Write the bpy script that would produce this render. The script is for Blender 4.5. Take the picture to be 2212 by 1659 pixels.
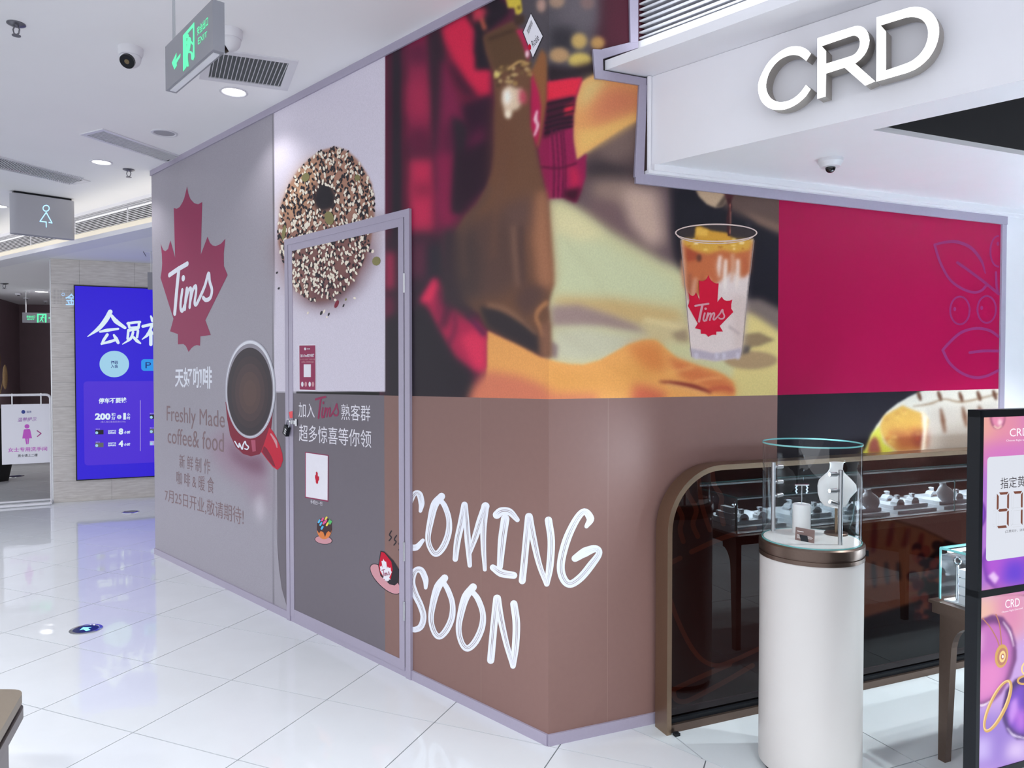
import bpy, bmesh, math, random
import numpy as np
from mathutils import Vector, Matrix
from mathutils.geometry import tessellate_polygon
random.seed(7); rng = np.random.default_rng(7)
scene = bpy.context.scene
for o in list(bpy.data.objects): bpy.data.objects.remove(o)
COL = scene.collection

# ---------------------------------------------------------------- camera, light, exposure
F_PX, CX, CY, CAM_H, PITCH = 1590.0, 1106.0, 829.5, 1.63, math.radians(1.24)
cd = bpy.data.cameras.new('camera'); cam = bpy.data.objects.new('camera', cd); COL.objects.link(cam)
cd.sensor_fit = 'HORIZONTAL'; cd.sensor_width = 36.0; cd.lens = 36.0*F_PX/2212.0
cd.clip_start = 0.05; cd.clip_end = 100
cam.location = (0, 0, CAM_H); cam.rotation_euler = (math.pi/2-PITCH, 0, 0)
scene.camera = cam
scene.view_settings.view_transform = 'Standard'; scene.view_settings.look = 'None'
scene.view_settings.exposure = 0.56; scene.view_settings.gamma = 1.0; scene.view_settings.use_curve_mapping = False
world = bpy.data.worlds.new('mall_air'); scene.world = world; world.use_nodes = True
bg = world.node_tree.nodes['Background']; bg.inputs[0].default_value = (0.95, 0.96, 1.0, 1); bg.inputs[1].default_value = 1.38

def lamp(name, kind, loc, energy, size=0.15, color=(1, 0.98, 0.97), rot=(0, 0, 0), spread=None, spot=None, size_y=None):
    l = bpy.data.lights.new(name, kind); l.energy = energy; l.color = color
    if kind == 'AREA':
        l.shape = 'DISK' if size_y is None else 'RECTANGLE'; l.size = size
        if size_y: l.size_y = size_y
        if spread: l.spread = math.radians(spread)
    if kind in ('SPOT', 'POINT'):
        l.shadow_soft_size = size
    if kind == 'SPOT':
        l.spot_size = math.radians(spot or 80); l.spot_blend = 0.6
    o = bpy.data.objects.new(name, l); o.location = loc; o.rotation_euler = rot; COL.objects.link(o); return o
CEIL = 3.344
scene.cycles.transparent_max_bounces = 16
# added fill lamps at ceiling height, all out of view; visible downlights come later
for i, (x, y) in enumerate([(-3.6, -2.2), (-1.2, -2.2), (1.2, -2.2), (-3.9, 0.2), (-1.5, 0.2), (0.9, -0.2), (-3.6, 2.6), (-0.9, 0.9), (-5.6, 3.4), (-6.0, 5.4)]):
    lamp('unseen_fill_lamp', 'AREA', (x, y, CEIL-0.02), 25, size=0.34, color=(0.95, 0.97, 1.0), spread=120)

# ---------------------------------------------------------------- survey helpers (photo pixel -> metric point on a real plane)
def ray(px, py):
    x = (px-CX)/F_PX; y = -(py-CY)/F_PX
    return np.array([x, math.cos(PITCH)+y*math.sin(PITCH), -math.sin(PITCH)+y*math.cos(PITCH)])
EYE = np.array([0, 0, CAM_H])
def pxz(px, py, z=0.0):
    d = ray(px, py); return EYE+d*((z-CAM_H)/d[2])
def project(P):
    P = np.asarray(P, float)-EYE
    w = P[..., 1]*math.cos(PITCH)-P[..., 2]*math.sin(PITCH)
    v = P[..., 1]*math.sin(PITCH)+P[..., 2]*math.cos(PITCH)
    return CX+F_PX*P[..., 0]/w, CY-F_PX*v/w
class Fr:
    """upright plane: origin O on the floor, U along it, z up, N out of its face"""
    def __init__(s, O, ang, N=None):
        a = math.radians(ang); s.O = np.array([O[0], O[1], 0.0]); s.U = np.array([math.sin(a), math.cos(a), 0.0])
        n = np.array([s.U[1], -s.U[0], 0.0])
        if N is None: N = -n if np.dot(s.O-EYE, n) > 0 else n
        s.N = N
    def pt(s, u, v, n=0.0): return s.O+s.U*u+s.N*n+np.array([0, 0, v])
    def px(s, x, y, n=0.0):
        d = ray(x, y); o = s.O+s.N*n; t = np.dot(o-EYE, s.N)/np.dot(d, s.N); p = EYE+d*t-o
        return float(p@s.U), float(p[2])
CORNER = pxz(1184.5, 1610)
L = Fr(CORNER, -45); R = Fr(CORNER, 67.6)

# ---------------------------------------------------------------- object helpers
WLOC = {}
def mk(name, verts, faces, mat=None, parent=None, loc=None, smooth=False):
    me = bpy.data.meshes.new(name)
    verts = np.asarray(verts, float)
    if loc is None:
        if parent is not None: loc = WLOC[parent.name]
        else: loc = np.array([verts[:, 0].mean(), verts[:, 1].mean(), verts[:, 2].min()])
    loc = np.asarray(loc, float)
    me.from_pydata((verts-loc).tolist(), [], [list(map(int, f)) for f in faces]); me.update()
    if smooth: me.polygons.foreach_set('use_smooth', [True]*len(me.polygons))
    if mat: me.materials.append(mat)
    o = bpy.data.objects.new(name, me); COL.objects.link(o)
    if parent is not None:
        o.parent = parent; o.location = loc-WLOC[parent.name]
    else: o.location = loc
    WLOC[o.name] = loc
    return o
def tag(o, label=None, cat=None, group=None, kind=None):
    if label: o['label'] = label
    if cat: o['category'] = cat
    if group: o['group'] = group
    if kind: o['kind'] = kind
    return o
def thing(name, loc, label=None, cat=None, group=None, kind=None):
    o = bpy.data.objects.new(name, None); o.empty_display_size = 0.1; COL.objects.link(o); o.location = loc
    WLOC[o.name] = np.asarray(loc, float); return tag(o, label, cat, group, kind)
def inst(o, loc, parent=None, rotz=None):
    """copy sharing mesh data, at a world position"""
    c = o.copy(); COL.objects.link(c); loc = np.asarray(loc, float)
    c.parent = parent; c.location = loc-(WLOC[parent.name] if parent is not None else 0)
    if rotz is not None: c.rotation_euler = (0, 0, rotz)
    WLOC[c.name] = loc; return c
def copy_tree(root, loc, rotz=None):
    r = root.copy(); COL.objects.link(r); r.location = loc; WLOC[r.name] = np.asarray(loc, float)
    if rotz is not None: r.rotation_euler = (0, 0, rotz)
    for ch in root.children:
        c = ch.copy(); COL.objects.link(c); c.parent = r; WLOC[c.name] = WLOC[r.name]
        for g in ch.children:
            d = g.copy(); COL.objects.link(d); d.parent = c; WLOC[d.name] = WLOC[r.name]
    return r
class MB:
    """collects shapes for one mesh"""
    def __init__(s): s.v = []; s.f = []
    def add(s, v, f):
        b = len(s.v); s.v += [list(map(float, p)) for p in v]; s.f += [[i+b for i in q] for q in f]; return s
    def obox(s, o, a, b, c):
        o, a, b, c = map(np.asarray, (o, a, b, c)); P = [o, o+a, o+a+b, o+b, o+c, o+a+c, o+a+b+c, o+b+c]
        return s.add(P, [(0, 3, 2, 1), (4, 5, 6, 7), (0, 1, 5, 4), (1, 2, 6, 5), (2, 3, 7, 6), (3, 0, 4, 7)])
    def box(s, x0, x1, y0, y1, z0, z1): return s.obox((x0, y0, z0), (x1-x0, 0, 0), (0, y1-y0, 0), (0, 0, z1-z0))
    def fbox(s, fr, u0, u1, v0, v1, n0, n1):
        return s.obox(fr.pt(u0, v0, n0), fr.U*(u1-u0), fr.N*(n1-n0), np.array([0, 0, v1-v0]))
    def prism(s, pts, d):
        """closed 3-D polygon pts swept by vector d"""
        pts = [np.asarray(p, float) for p in pts]; n = len(pts); d = np.asarray(d, float)
        tri = tessellate_polygon([[Vector(p) for p in pts]])
        s.add(pts, [list(t) for t in tri]); s.add([p+d for p in pts], [list(t)[::-1] for t in tri])
        return s.add(pts+[p+d for p in pts], [(i, (i+1) % n, n+(i+1) % n, n+i) for i in range(n)])
    def lathe(s, prof, c=(0, 0, 0), seg=32, axis='z'):
        c = np.asarray(c, float); n = len(prof); v = []
        for i in range(seg):
            a = 2*math.pi*i/seg
            for r, z in prof: v.append(c+np.array([r*math.cos(a), r*math.sin(a), z]))
        return s.add(v, [(i*n+j, ((i+1) % seg)*n+j, ((i+1) % seg)*n+j+1, i*n+j+1) for i in range(seg) for j in range(n-1)])
    def tube(s, path, r, seg=10, caps=True):
        path = [np.asarray(p, float) for p in path]; n = len(path); rr = r if hasattr(r, '__len__') else [r]*n
        v = []; up = None
        for i, p in enumerate(path):
            t = path[min(i+1, n-1)]-path[max(i-1, 0)]; t = t/np.linalg.norm(t)
            if up is None: up = np.array([0, 0, 1.0]) if abs(t[2]) < 0.9 else np.array([1.0, 0, 0])
            a = np.cross(t, up); a /= np.linalg.norm(a); b = np.cross(t, a); up = -b if False else up
            for k in range(seg):
                q = 2*math.pi*k/seg; v.append(p+rr[i]*(a*math.cos(q)+b*math.sin(q)))
        f = [(i*seg+k, i*seg+(k+1) % seg, (i+1)*seg+(k+1) % seg, (i+1)*seg+k) for i in range(n-1) for k in range(seg)]
        if caps: f += [list(range(seg))[::-1], list(range((n-1)*seg, n*seg))]
        return s.add(v, f)
    def sphere(s, c, r, seg=16, rings=10, sc=(1, 1, 1)):
        c = np.asarray(c, float); v = []; n = rings+1
        for i in range(seg):
            a = 2*math.pi*i/seg
            for j in range(n):
                b = math.pi*j/rings
                v.append(c+np.array([r*sc[0]*math.sin(b)*math.cos(a), r*sc[1]*math.sin(b)*math.sin(a), r*sc[2]*math.cos(b)]))
        return s.add(v, [(i*n+j, i*n+j+1, ((i+1) % seg)*n+j+1, ((i+1) % seg)*n+j) for i in range(seg) for j in range(rings)])
    def build(s, name, mat, parent=None, smooth=False, loc=None):
        o = mk(name, s.v, s.f, mat, parent, loc, False)
        if smooth:
            me = o.data; bm = bmesh.new(); bm.from_mesh(me); bmesh.ops.remove_doubles(bm, verts=bm.verts, dist=1e-5)
            bmesh.ops.recalc_face_normals(bm, faces=bm.faces)
            for f in bm.faces: f.smooth = True
            for e in bm.edges:
                if len(e.link_faces) == 2 and e.calc_face_angle(0) > math.radians(38): e.smooth = False
            bm.to_mesh(me); bm.free()
        else:
            bm = bmesh.new(); bm.from_mesh(o.data); bmesh.ops.recalc_face_normals(bm, faces=bm.faces); bm.to_mesh(o.data); bm.free()
        return o

# ---------------------------------------------------------------- materials
def lin(c):
    c = np.asarray(c, float)/255.0
    return np.where(c <= 0.04045, c/12.92, ((c+0.055)/1.055)**2.4)
ILL = 1.0        # how bright the mall light makes a white print
def alb(c, ill=None): return np.clip(lin(c)/(ill or ILL), 0.002, 0.94)
MATS = {}
def mat(name, rgb=(128, 128, 128), rough=0.5, metal=0.0, emit=None, estr=1.0, spec=0.5, noise=0.0, nscale=8.0, bump=0.0, bscale=60.0, raw=False, ill=None, coat=0.0):
    if name in MATS: return MATS[name]
    m = bpy.data.materials.new(name); m.use_nodes = True; nt = m.node_tree; b = nt.nodes['Principled BSDF']
    c = list(lin(rgb) if raw else alb(rgb, ill))+[1.0]
    b.inputs['Base Color'].default_value = c; b.inputs['Roughness'].default_value = rough; b.inputs['Metallic'].default_value = metal
    b.inputs['Specular IOR Level'].default_value = spec
    if coat: b.inputs['Coat Weight'].default_value = coat; b.inputs['Coat Roughness'].default_value = 0.05
    if noise or bump:
        tc = nt.nodes.new('ShaderNodeTexCoord')
    if noise:
        n = nt.nodes.new('ShaderNodeTexNoise'); n.inputs['Scale'].default_value = nscale; n.inputs['Detail'].default_value = 5
        nt.links.new(tc.outputs['Object'], n.inputs['Vector'])
        r = nt.nodes.new('ShaderNodeMixRGB'); r.blend_type = 'MIX'
        r.inputs[1].default_value = [x*(1-noise) for x in c[:3]]+[1]; r.inputs[2].default_value = [min(1, x*(1+noise)) for x in c[:3]]+[1]
        nt.links.new(n.outputs['Fac'], r.inputs[0]); nt.links.new(r.outputs[0], b.inputs['Base Color'])
    if bump:
        n2 = nt.nodes.new('ShaderNodeTexNoise'); n2.inputs['Scale'].default_value = bscale; n2.inputs['Detail'].default_value = 3
        nt.links.new(tc.outputs['Object'], n2.inputs['Vector'])
        bp = nt.nodes.new('ShaderNodeBump'); bp.inputs['Strength'].default_value = bump; bp.inputs['Distance'].default_value = 0.002
        nt.links.new(n2.outputs['Fac'], bp.inputs['Height']); nt.links.new(bp.outputs['Normal'], b.inputs['Normal'])
    if emit is not None:
        b.inputs['Emission Color'].default_value = list(lin(emit))+[1]; b.inputs['Emission Strength'].default_value = estr
    MATS[name] = m; return m
def attr_mat(name, rough=0.5):
    m = bpy.data.materials.new(name); m.use_nodes = True; nt = m.node_tree; b = nt.nodes['Principled BSDF']
    a = nt.nodes.new('ShaderNodeAttribute'); a.attribute_name = 'print'
    tc = nt.nodes.new('ShaderNodeTexCoord'); nz = nt.nodes.new('ShaderNodeTexNoise'); nz.inputs['Scale'].default_value = 140; nz.inputs['Detail'].default_value = 3
    nt.links.new(tc.outputs['Object'], nz.inputs['Vector']); mr = nt.nodes.new('ShaderNodeMapRange'); mr.inputs[3].default_value = 0.86; mr.inputs[4].default_value = 1.14
    nt.links.new(nz.outputs['Fac'], mr.inputs[0]); vm = nt.nodes.new('ShaderNodeVectorMath'); vm.operation = 'SCALE'
    nt.links.new(a.outputs['Color'], vm.inputs[0]); nt.links.new(mr.outputs[0], vm.inputs['Scale'])
    nt.links.new(vm.outputs[0], b.inputs['Base Color']); b.inputs['Roughness'].default_value = rough
    b.inputs['Specular IOR Level'].default_value = 0.15
    MATS[name] = m; return m
def emit_attr_mat(name, strength):
    m = attr_mat(name, 0.25); nt = m.node_tree; b = nt.nodes['Principled BSDF']; a = nt.nodes['Attribute']
    nt.links.new(a.outputs['Color'], b.inputs['Emission Color']); b.inputs['Emission Strength'].default_value = strength
    for l in list(b.inputs['Base Color'].links): nt.links.remove(l)
    b.inputs['Base Color'].default_value = (0.02, 0.02, 0.02, 1)
    return m
def pane_mat(name, tint, refl, rough=0.0, fres=True):
    """thin glass: tinted see-through plus mirror reflection"""
    m = bpy.data.materials.new(name); m.use_nodes = True; nt = m.node_tree
    for n in list(nt.nodes): nt.nodes.remove(n)
    out = nt.nodes.new('ShaderNodeOutputMaterial'); mix = nt.nodes.new('ShaderNodeMixShader')
    tr = nt.nodes.new('ShaderNodeBsdfTransparent'); tr.inputs[0].default_value = list(tint)+[1]
    gl = nt.nodes.new('ShaderNodeBsdfGlossy'); gl.inputs['Roughness'].default_value = rough; gl.inputs[0].default_value = (0.95, 0.97, 1, 1)
    fr = nt.nodes.new('ShaderNodeLayerWeight'); fr.inputs[0].default_value = 0.5
    pw = nt.nodes.new('ShaderNodeMath'); pw.operation = 'POWER'; pw.inputs[1].default_value = 5.0
    ma = nt.nodes.new('ShaderNodeMath'); ma.operation = 'MULTIPLY_ADD'; ma.inputs[1].default_value = 1.0-refl; ma.inputs[2].default_value = refl
    ma.use_clamp = True
    nt.links.new(fr.outputs['Facing'], pw.inputs[0]); nt.links.new(pw.outputs[0], ma.inputs[0]); nt.links.new(ma.outputs[0], mix.inputs[0])
    nt.links.new(tr.outputs[0], mix.inputs[1]); nt.links.new(gl.outputs[0], mix.inputs[2]); nt.links.new(mix.outputs[0], out.inputs[0])
    MATS[name] = m; return m

M_WHITE = mat('white_paint', (236, 236, 242), 0.55, noise=0.02, bump=0.05)
M_CEIL = mat('ceiling_paint', (246, 246, 248), 0.7, noise=0.02, nscale=2)
M_SHOPWHITE = mat('shop_white_paint', (240, 240, 246), 0.45, noise=0.02)
M_TRIM = mat('lilac_grey_edge_tape', (165, 158, 178), 0.4, noise=0.05, nscale=90)
M_SLAT = mat('white_slat', (215, 215, 222), 0.4)
M_DARK = mat('dark_void', (14, 14, 16), 0.8, noise=0.1)
M_BLACK = mat('black_metal', (24, 27, 32), 0.4, noise=0.05, spec=0.2)
M_STEEL = mat('brushed_steel', (190, 192, 196), 0.3, metal=0.9, noise=0.05)
M_CHROME = mat('chrome', (215, 218, 222), 0.12, metal=1.0, noise=0.02)
M_BRONZE = mat('brushed_bronze', (150, 128, 108), 0.32, metal=0.85, noise=0.06, nscale=120)
M_BRONZEDARK = mat('dark_bronze', (112, 95, 86), 0.3, metal=0.8, noise=0.08, nscale=90)
M_PLASTIC = mat('white_plastic', (220, 220, 226), 0.35, noise=0.01)
M_LENS = mat('black_lens', (15, 15, 20), 0.08, noise=0.02)
M_LAMPFACE = mat('lit_lamp_face', (250, 250, 255), 0.4, emit=(255, 253, 250), estr=4.0)
M_GLASS = pane_mat('clear_glass', (0.97, 0.985, 0.985), 0.035)
M_GLASSEDGE = mat('glass_edge', (120, 190, 190), 0.1, spec=0.8, noise=0.05)
M_TINTED = pane_mat('dark_tinted_glass', (0.20, 0.125, 0.12), 0.038)

# ---------------------------------------------------------------- flat print helpers
def clip_poly(P, a, b, c):
    """keep the part of polygon P where a*x+b*y<=c"""
    out = []; n = len(P)
    for i in range(n):
        p, q = P[i], P[(i+1) % n]; dp = a*p[0]+b*p[1]-c; dq = a*q[0]+b*q[1]-c
        if dp <= 0: out.append(p)
        if (dp < 0 < dq) or (dq < 0 < dp):
            t = dp/(dp-dq); out.append((p[0]+t*(q[0]-p[0]), p[1]+t*(q[1]-p[1])))
    return out
def flat(name, fr, polys, m, parent, n, holes=None):
    """flat printed shape: list of (u,v) polygons on plane fr, lifted n"""
    v = []; f = []
    for pi, P in enumerate(polys):
        if len(P) < 3: continue
        loops = [P]+(holes or [])
        pts = [Vector((p[0], p[1], 0)) for lp in loops for p in lp]
        tri = tessellate_polygon([[Vector((p[0], p[1], 0)) for p in lp] for lp in loops])
        b = len(v); v += [fr.pt(p[0], p[1], n+(pi % 64)*8e-6) for p in pts]
        for t in tri:
            A, B, Cc = [pts[i] for i in t]
            nr = np.cross(v[b+t[1]]-v[b+t[0]], v[b+t[2]]-v[b+t[0]])
            if np.linalg.norm(nr) < 1e-12: continue
            f.append([b+i for i in (t if np.dot(nr, fr.N) > 0 else t[::-1])])
    return mk(name, v, f, m, parent)
def pxpoly(fr, pts, n=0.0): return [fr.px(x, y, n) for x, y in pts]
def flat_px(name, fr, pts, m, parent, n, holes=None):
    return flat(name, fr, [pxpoly(fr, pts, n)], m, parent, n, [pxpoly(fr, h, n) for h in holes] if holes else None)
def spline(pts, k=6):
    P = [np.array(p, float) for p in pts]
    if len(P) < 3: return P
    out = []; Q = [2*P[0]-P[1]]+P+[2*P[-1]-P[-2]]
    for i in range(1, len(Q)-2):
        a, b, c, d = Q[i-1:i+3]
        for j in range(k):
            t = j/k; out.append(0.5*((2*b)+(-a+c)*t+(2*a-5*b+4*c-d)*t*t+(-a+3*b-3*c+d)*t**3))
    return out+[P[-1]]
def ribbon(pts, w, k=6, cap=True, off=0.0):
    """convex pieces (in the same 2-D space) of a brush stroke of width w (number or list)"""
    C_ = spline(pts, k); n = len(C_)
    W_ = np.interp(np.linspace(0, 1, n), np.linspace(0, 1, len(w)), w) if hasattr(w, '__len__') else np.full(n, float(w))
    T = [C_[min(i+1, n-1)]-C_[max(i-1, 0)] for i in range(n)]; T = [t/(np.linalg.norm(t)+1e-9) for t in T]
    Nn = [np.array([-t[1], t[0]]) for t in T]; C_ = [c+Nn[i]*off for i, c in enumerate(C_)]
    pieces = []
    for i in range(n-1):
        pieces.append([tuple(C_[i]-Nn[i]*W_[i]/2), tuple(C_[i+1]-Nn[i+1]*W_[i+1]/2), tuple(C_[i+1]+Nn[i+1]*W_[i+1]/2), tuple(C_[i]+Nn[i]*W_[i]/2)])
    if cap:
        for i in (0, n-1): pieces.append(disc(C_[i], W_[i]/2, W_[i]/2, 12))
    return pieces
def disc(c, rx, ry, n=32, rot=0.0):
    ca, sa = math.cos(rot), math.sin(rot)
    return [(c[0]+rx*math.cos(t)*ca-ry*math.sin(t)*sa, c[1]+rx*math.cos(t)*sa+ry*math.sin(t)*ca) for t in [2*math.pi*i/n for i in range(n)]]
def ring(c, rx, ry, w, n=36, rot=0.0, a0=0, a1=360):
    pts = []
    ca, sa = math.cos(rot), math.sin(rot); res = []
    def q(r1, r2, t): return (c[0]+r1*math.cos(t)*ca-r2*math.sin(t)*sa, c[1]+r1*math.cos(t)*sa+r2*math.sin(t)*ca)
    for i in range(n):
        t0 = math.radians(a0+(a1-a0)*i/n); t1 = math.radians(a0+(a1-a0)*(i+1)/n)
        res.append([q(rx, ry, t0), q(rx, ry, t1), q(rx-w, ry-w, t1), q(rx-w, ry-w, t0)])
    return res
def pieces_px(name, fr, pieces, m, parent, n, clip=None):
    if clip: pieces = [clip_poly(p, *clip) for p in pieces]
    return flat(name, fr, [pxpoly(fr, p, n) for p in pieces if len(p) >= 3], m, parent, n)

_FONT = None
def text_mesh(s, bold=0.0, spacing=1.0):
    cu = bpy.data.curves.new('txt', 'FONT'); cu.body = s; cu.size = 1.0; cu.resolution_u = 3; cu.offset = bold; cu.space_character = spacing
    cu.fill_mode = 'FRONT'
    o = bpy.data.objects.new('txt', cu); COL.objects.link(o)
    dg = bpy.context.evaluated_depsgraph_get(); ev = o.evaluated_get(dg); me = ev.to_mesh()
    v = np.array([q.co[:] for q in me.vertices]); f = [list(p.vertices) for p in me.polygons]
    ev.to_mesh_clear(); bpy.data.objects.remove(o); bpy.data.curves.remove(cu)
    return v, f
def text_uv(name, fr, s, q, m, parent, n, bold=0.0, spacing=1.0, shear=0.0):
    """lettering stretched onto the wall quad q = TL,TR,BR,BL in (u,v)"""
    v, f = text_mesh(s, bold, spacing)
    if shear: v[:, 0] += shear*v[:, 1]
    lo = v.min(0); hi = v.max(0); X = (v[:, 0]-lo[0])/(hi[0]-lo[0]); Y = (v[:, 1]-lo[1])/(hi[1]-lo[1])
    TL, TR, BR, BL = [np.array(p) for p in q]
    P = (TL*(1-X)[:, None]+TR*X[:, None])*Y[:, None]+(BL*(1-X)[:, None]+BR*X[:, None])*(1-Y)[:, None]
    V = [fr.pt(p[0], p[1], n) for p in P]
    a = np.cross(V[f[0][1]]-V[f[0][0]], V[f[0][2]]-V[f[0][0]])
    if np.dot(a, fr.N) < 0: f = [t[::-1] for t in f]
    return mk(name, V, f, m, parent)
def text_px(name, fr, s, q, m, parent, n, **k): return text_uv(name, fr, s, pxpoly(fr, q, n), m, parent, n, **k)
def rect_px(x0, y0, x1, y1): return [(x0, y0), (x1, y0), (x1, y1), (x0, y1)]

# maple leaf emblem with the script word, drawn once in its own square, mapped to any wall rectangle
LEAF = [(368,803),(376,830),(388,850),(410,868),(435,877),(458,875),(447,1045),(487,993),(500,1015),(515,1026),(532,1031),(560,1028),(584,1016),(575,1060),(575,1100),(594,1130),(470,1262),(500,1312),(440,1314),(438,1345),(420,1342),(400,1345),(384,1352),(368,1364),(352,1344),(336,1336),(300,1336),(300,1300),(248,1288),(272,1245),(185,1090),(194,1065),(198,1040),(196,1005),(189,968),(205,992),(222,999),(240,994),(256,966),(287,1032),(281,857),(300,864),(320,862),(338,850),(350,838)]
TIMS = [([(248,1088),(300,1076),(366,1064)], 17), ([(312,1074),(296,1150),(282,1226)], 20), ([(333,1150),(322,1190),(322,1215),(334,1220),(346,1205)], 15), ([(362,1148),(354,1180),(348,1216)], 15), ([(352,1196),(370,1158),(386,1150),(386,1170),(378,1212)], 14), ([(382,1194),(400,1155),(417,1146),(418,1166),(409,1200),(420,1206),(440,1186)], 14), ([(440,1186),(470,1150),(492,1112),(498,1140),(510,1168),(500,1192),(476,1197),(460,1188)], 14)]
TIMS_DOT = ((340, 1110), 11)
def leaf_uv(fr, u0, u1, v0, v1, parent, n, m_leaf, m_word):
    """u0/u1: wall u of the leaf's left/right tips, v0 bottom, v1 top"""
    g = lambda p: (u0+(p[0]-185)/(594-185)*(u1-u0), v1-(p[1]-803)/(1364-803)*(v1-v0))
    lf = flat('maple_leaf_emblem', fr, [[g(p) for p in LEAF]], m_leaf, parent, n)
    P = [q for s, w in TIMS for q in ribbon(s, w)]+[disc(*[TIMS_DOT[0], TIMS_DOT[1], TIMS_DOT[1], 16])]
    flat('lettering', fr, [[g(p) for p in q] for q in P], m_word, lf, n+0.001)
    return lf
def tims_uv(name, fr, u0, u1, v0, v1, parent, n, m):
    g = lambda p: (u0+(p[0]-243)/(512-243)*(u1-u0), v1-(p[1]-1058)/(1230-1058)*(v1-v0))
    P = [q for s, w in TIMS for q in ribbon(s, w)]+[disc(*[TIMS_DOT[0], TIMS_DOT[1], TIMS_DOT[1], 16])]
    return flat(name, fr, [[g(p) for p in q] for q in P], m, parent, n)

# ---------------------------------------------------------------- printed pictures: a small painter, colours land on the wall as a colour attribute
PADY = 80
CANV = np.zeros(((1659+PADY)//2+2, 1108, 3), np.float32)
def _blur(m, s):
    if s < 0.3: return m
    r = int(3*s)+1; k = np.exp(-0.5*(np.arange(-r, r+1)/s)**2); k /= k.sum()
    m = np.apply_along_axis(lambda a: np.convolve(a, k, 'same'), 0, m)
    return np.apply_along_axis(lambda a: np.convolve(a, k, 'same'), 1, m)
def paint(pts, col, blur=0.0, a=1.0, fade=None):
    """polygon in photo pixels, sRGB colour, soft edge blur px, optional second colour faded top->bottom"""
    P = np.array(pts, float); P[:, 1] += PADY; P /= 2.0; bl = blur/2.0
    mg = int(3*bl)+3
    x0 = max(0, int(P[:, 0].min())-mg); x1 = min(CANV.shape[1], int(P[:, 0].max())+mg+1)
    y0 = max(0, int(P[:, 1].min())-mg); y1 = min(CANV.shape[0], int(P[:, 1].max())+mg+1)
    if x1 <= x0 or y1 <= y0: return
    m = np.zeros((y1-y0, x1-x0), np.float32)
    for dx in (0.25, 0.75):
        for dy in (0.25, 0.75):
            X = np.arange(x0, x1)+dx; Y = np.arange(y0, y1)+dy; ins = np.zeros((len(Y), len(X)), bool)
            for i in range(len(P)):
                (ax, ay), (bx, by) = P[i], P[(i+1) % len(P)]
                if ay == by: continue
                c = (Y >= min(ay, by)) & (Y < max(ay, by)); xi = ax+(Y-ay)*(bx-ax)/(by-ay)
                ins ^= (c[:, None] & (X[None, :] < xi[:, None]))
            m += ins*0.25
    pad = mg
    m = _blur(np.pad(m, pad), bl)[pad:-pad, pad:-pad]*a
    c0 = np.array(col, np.float32)
    if fade is not None:
        t = np.clip((np.arange(y0, y1)-P[:, 1].min())/(P[:, 1].max()-P[:, 1].min()+1e-6), 0, 1)[:, None, None]
        c0 = c0*(1-t)+np.array(fade, np.float32)*t
    reg = CANV[y0:y1, x0:x1]; reg[:] = reg*(1-m[..., None])+c0*m[..., None]
def pstroke(pts, w, col, blur=0.0, a=1.0, k=6):
    for q in ribbon(pts, w, k, cap=False): paint(q, col, 0, a) if blur == 0 else None
    if blur:
        C_ = spline(pts, k); W_ = np.interp(np.linspace(0, 1, len(C_)), np.linspace(0, 1, len(w)), w) if hasattr(w, '__len__') else [w]*len(C_)
        up = []; dn = []
        for i, c in enumerate(C_):
            t = C_[min(i+1, len(C_)-1)]-C_[max(i-1, 0)]; t = t/(np.linalg.norm(t)+1e-9); nn = np.array([-t[1], t[0]])
            up.append(tuple(c+nn*W_[i]/2)); dn.append(tuple(c-nn*W_[i]/2))
        paint(up+dn[::-1], col, blur, a)
def sample(px, py):
    x = np.clip(px/2.0-0.5, 0, CANV.shape[1]-2); y = np.clip((py+PADY)/2.0-0.5, 0, CANV.shape[0]-2)
    i = x.astype(int); j = y.astype(int); fx = (x-i)[..., None]; fy = (y-j)[..., None]
    return CANV[j, i]*(1-fx)*(1-fy)+CANV[j, i+1]*fx*(1-fy)+CANV[j+1, i]*(1-fx)*fy+CANV[j+1, i+1]*fx*fy
M_PICTURE = attr_mat('printed_picture', 0.42)
def grid_print(name, fr, q, nu, nv, parent, n, m=None, ill=None):
    TL, TR, BR, BL = [np.array(p, float) for p in q]
    X, Y = np.meshgrid(np.linspace(0, 1, nu+1), np.linspace(0, 1, nv+1)); X = X.ravel()[:, None]; Y = Y.ravel()[:, None]
    uv = (TL*(1-X)+TR*X)*Y+(BL*(1-X)+BR*X)*(1-Y)
    V = fr.O+fr.U*uv[:, :1]+fr.N*n+np.array([0, 0, 1.0])*uv[:, 1:]
    px, py = project(V); c = alb(sample(px, py), ill)
    loc = WLOC[parent.name]; me = bpy.data.meshes.new(name)
    I = (np.arange(nv)[:, None]*(nu+1)+np.arange(nu)[None, :]).ravel(); F_ = np.stack([I, I+1, I+nu+2, I+nu+1], 1)
    a = np.cross(V[F_[0, 1]]-V[F_[0, 0]], V[F_[0, 2]]-V[F_[0, 0]])
    if np.dot(a, fr.N) < 0: F_ = F_[:, ::-1]
    me.vertices.add(len(V)); me.vertices.foreach_set('co', (V-loc).ravel())
    me.loops.add(F_.size); me.loops.foreach_set('vertex_index', F_.ravel().astype(np.int32))
    me.polygons.add(len(F_)); me.polygons.foreach_set('loop_start', np.arange(0, F_.size, 4, dtype=np.int32))
    me.update(calc_edges=True); me.validate()
    at = me.color_attributes.new('print', 'FLOAT_COLOR', 'POINT'); at.data.foreach_set('color', np.hstack([c, np.ones((len(c), 1))]).astype(np.float32).ravel())
    me.materials.append(m or M_PICTURE)
    o = bpy.data.objects.new(name, me); COL.objects.link(o); o.parent = parent; WLOC[o.name] = loc
    return o
cA = lambda *p: [(820+x/3.607, y/3.607) for x, y in p]
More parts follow.
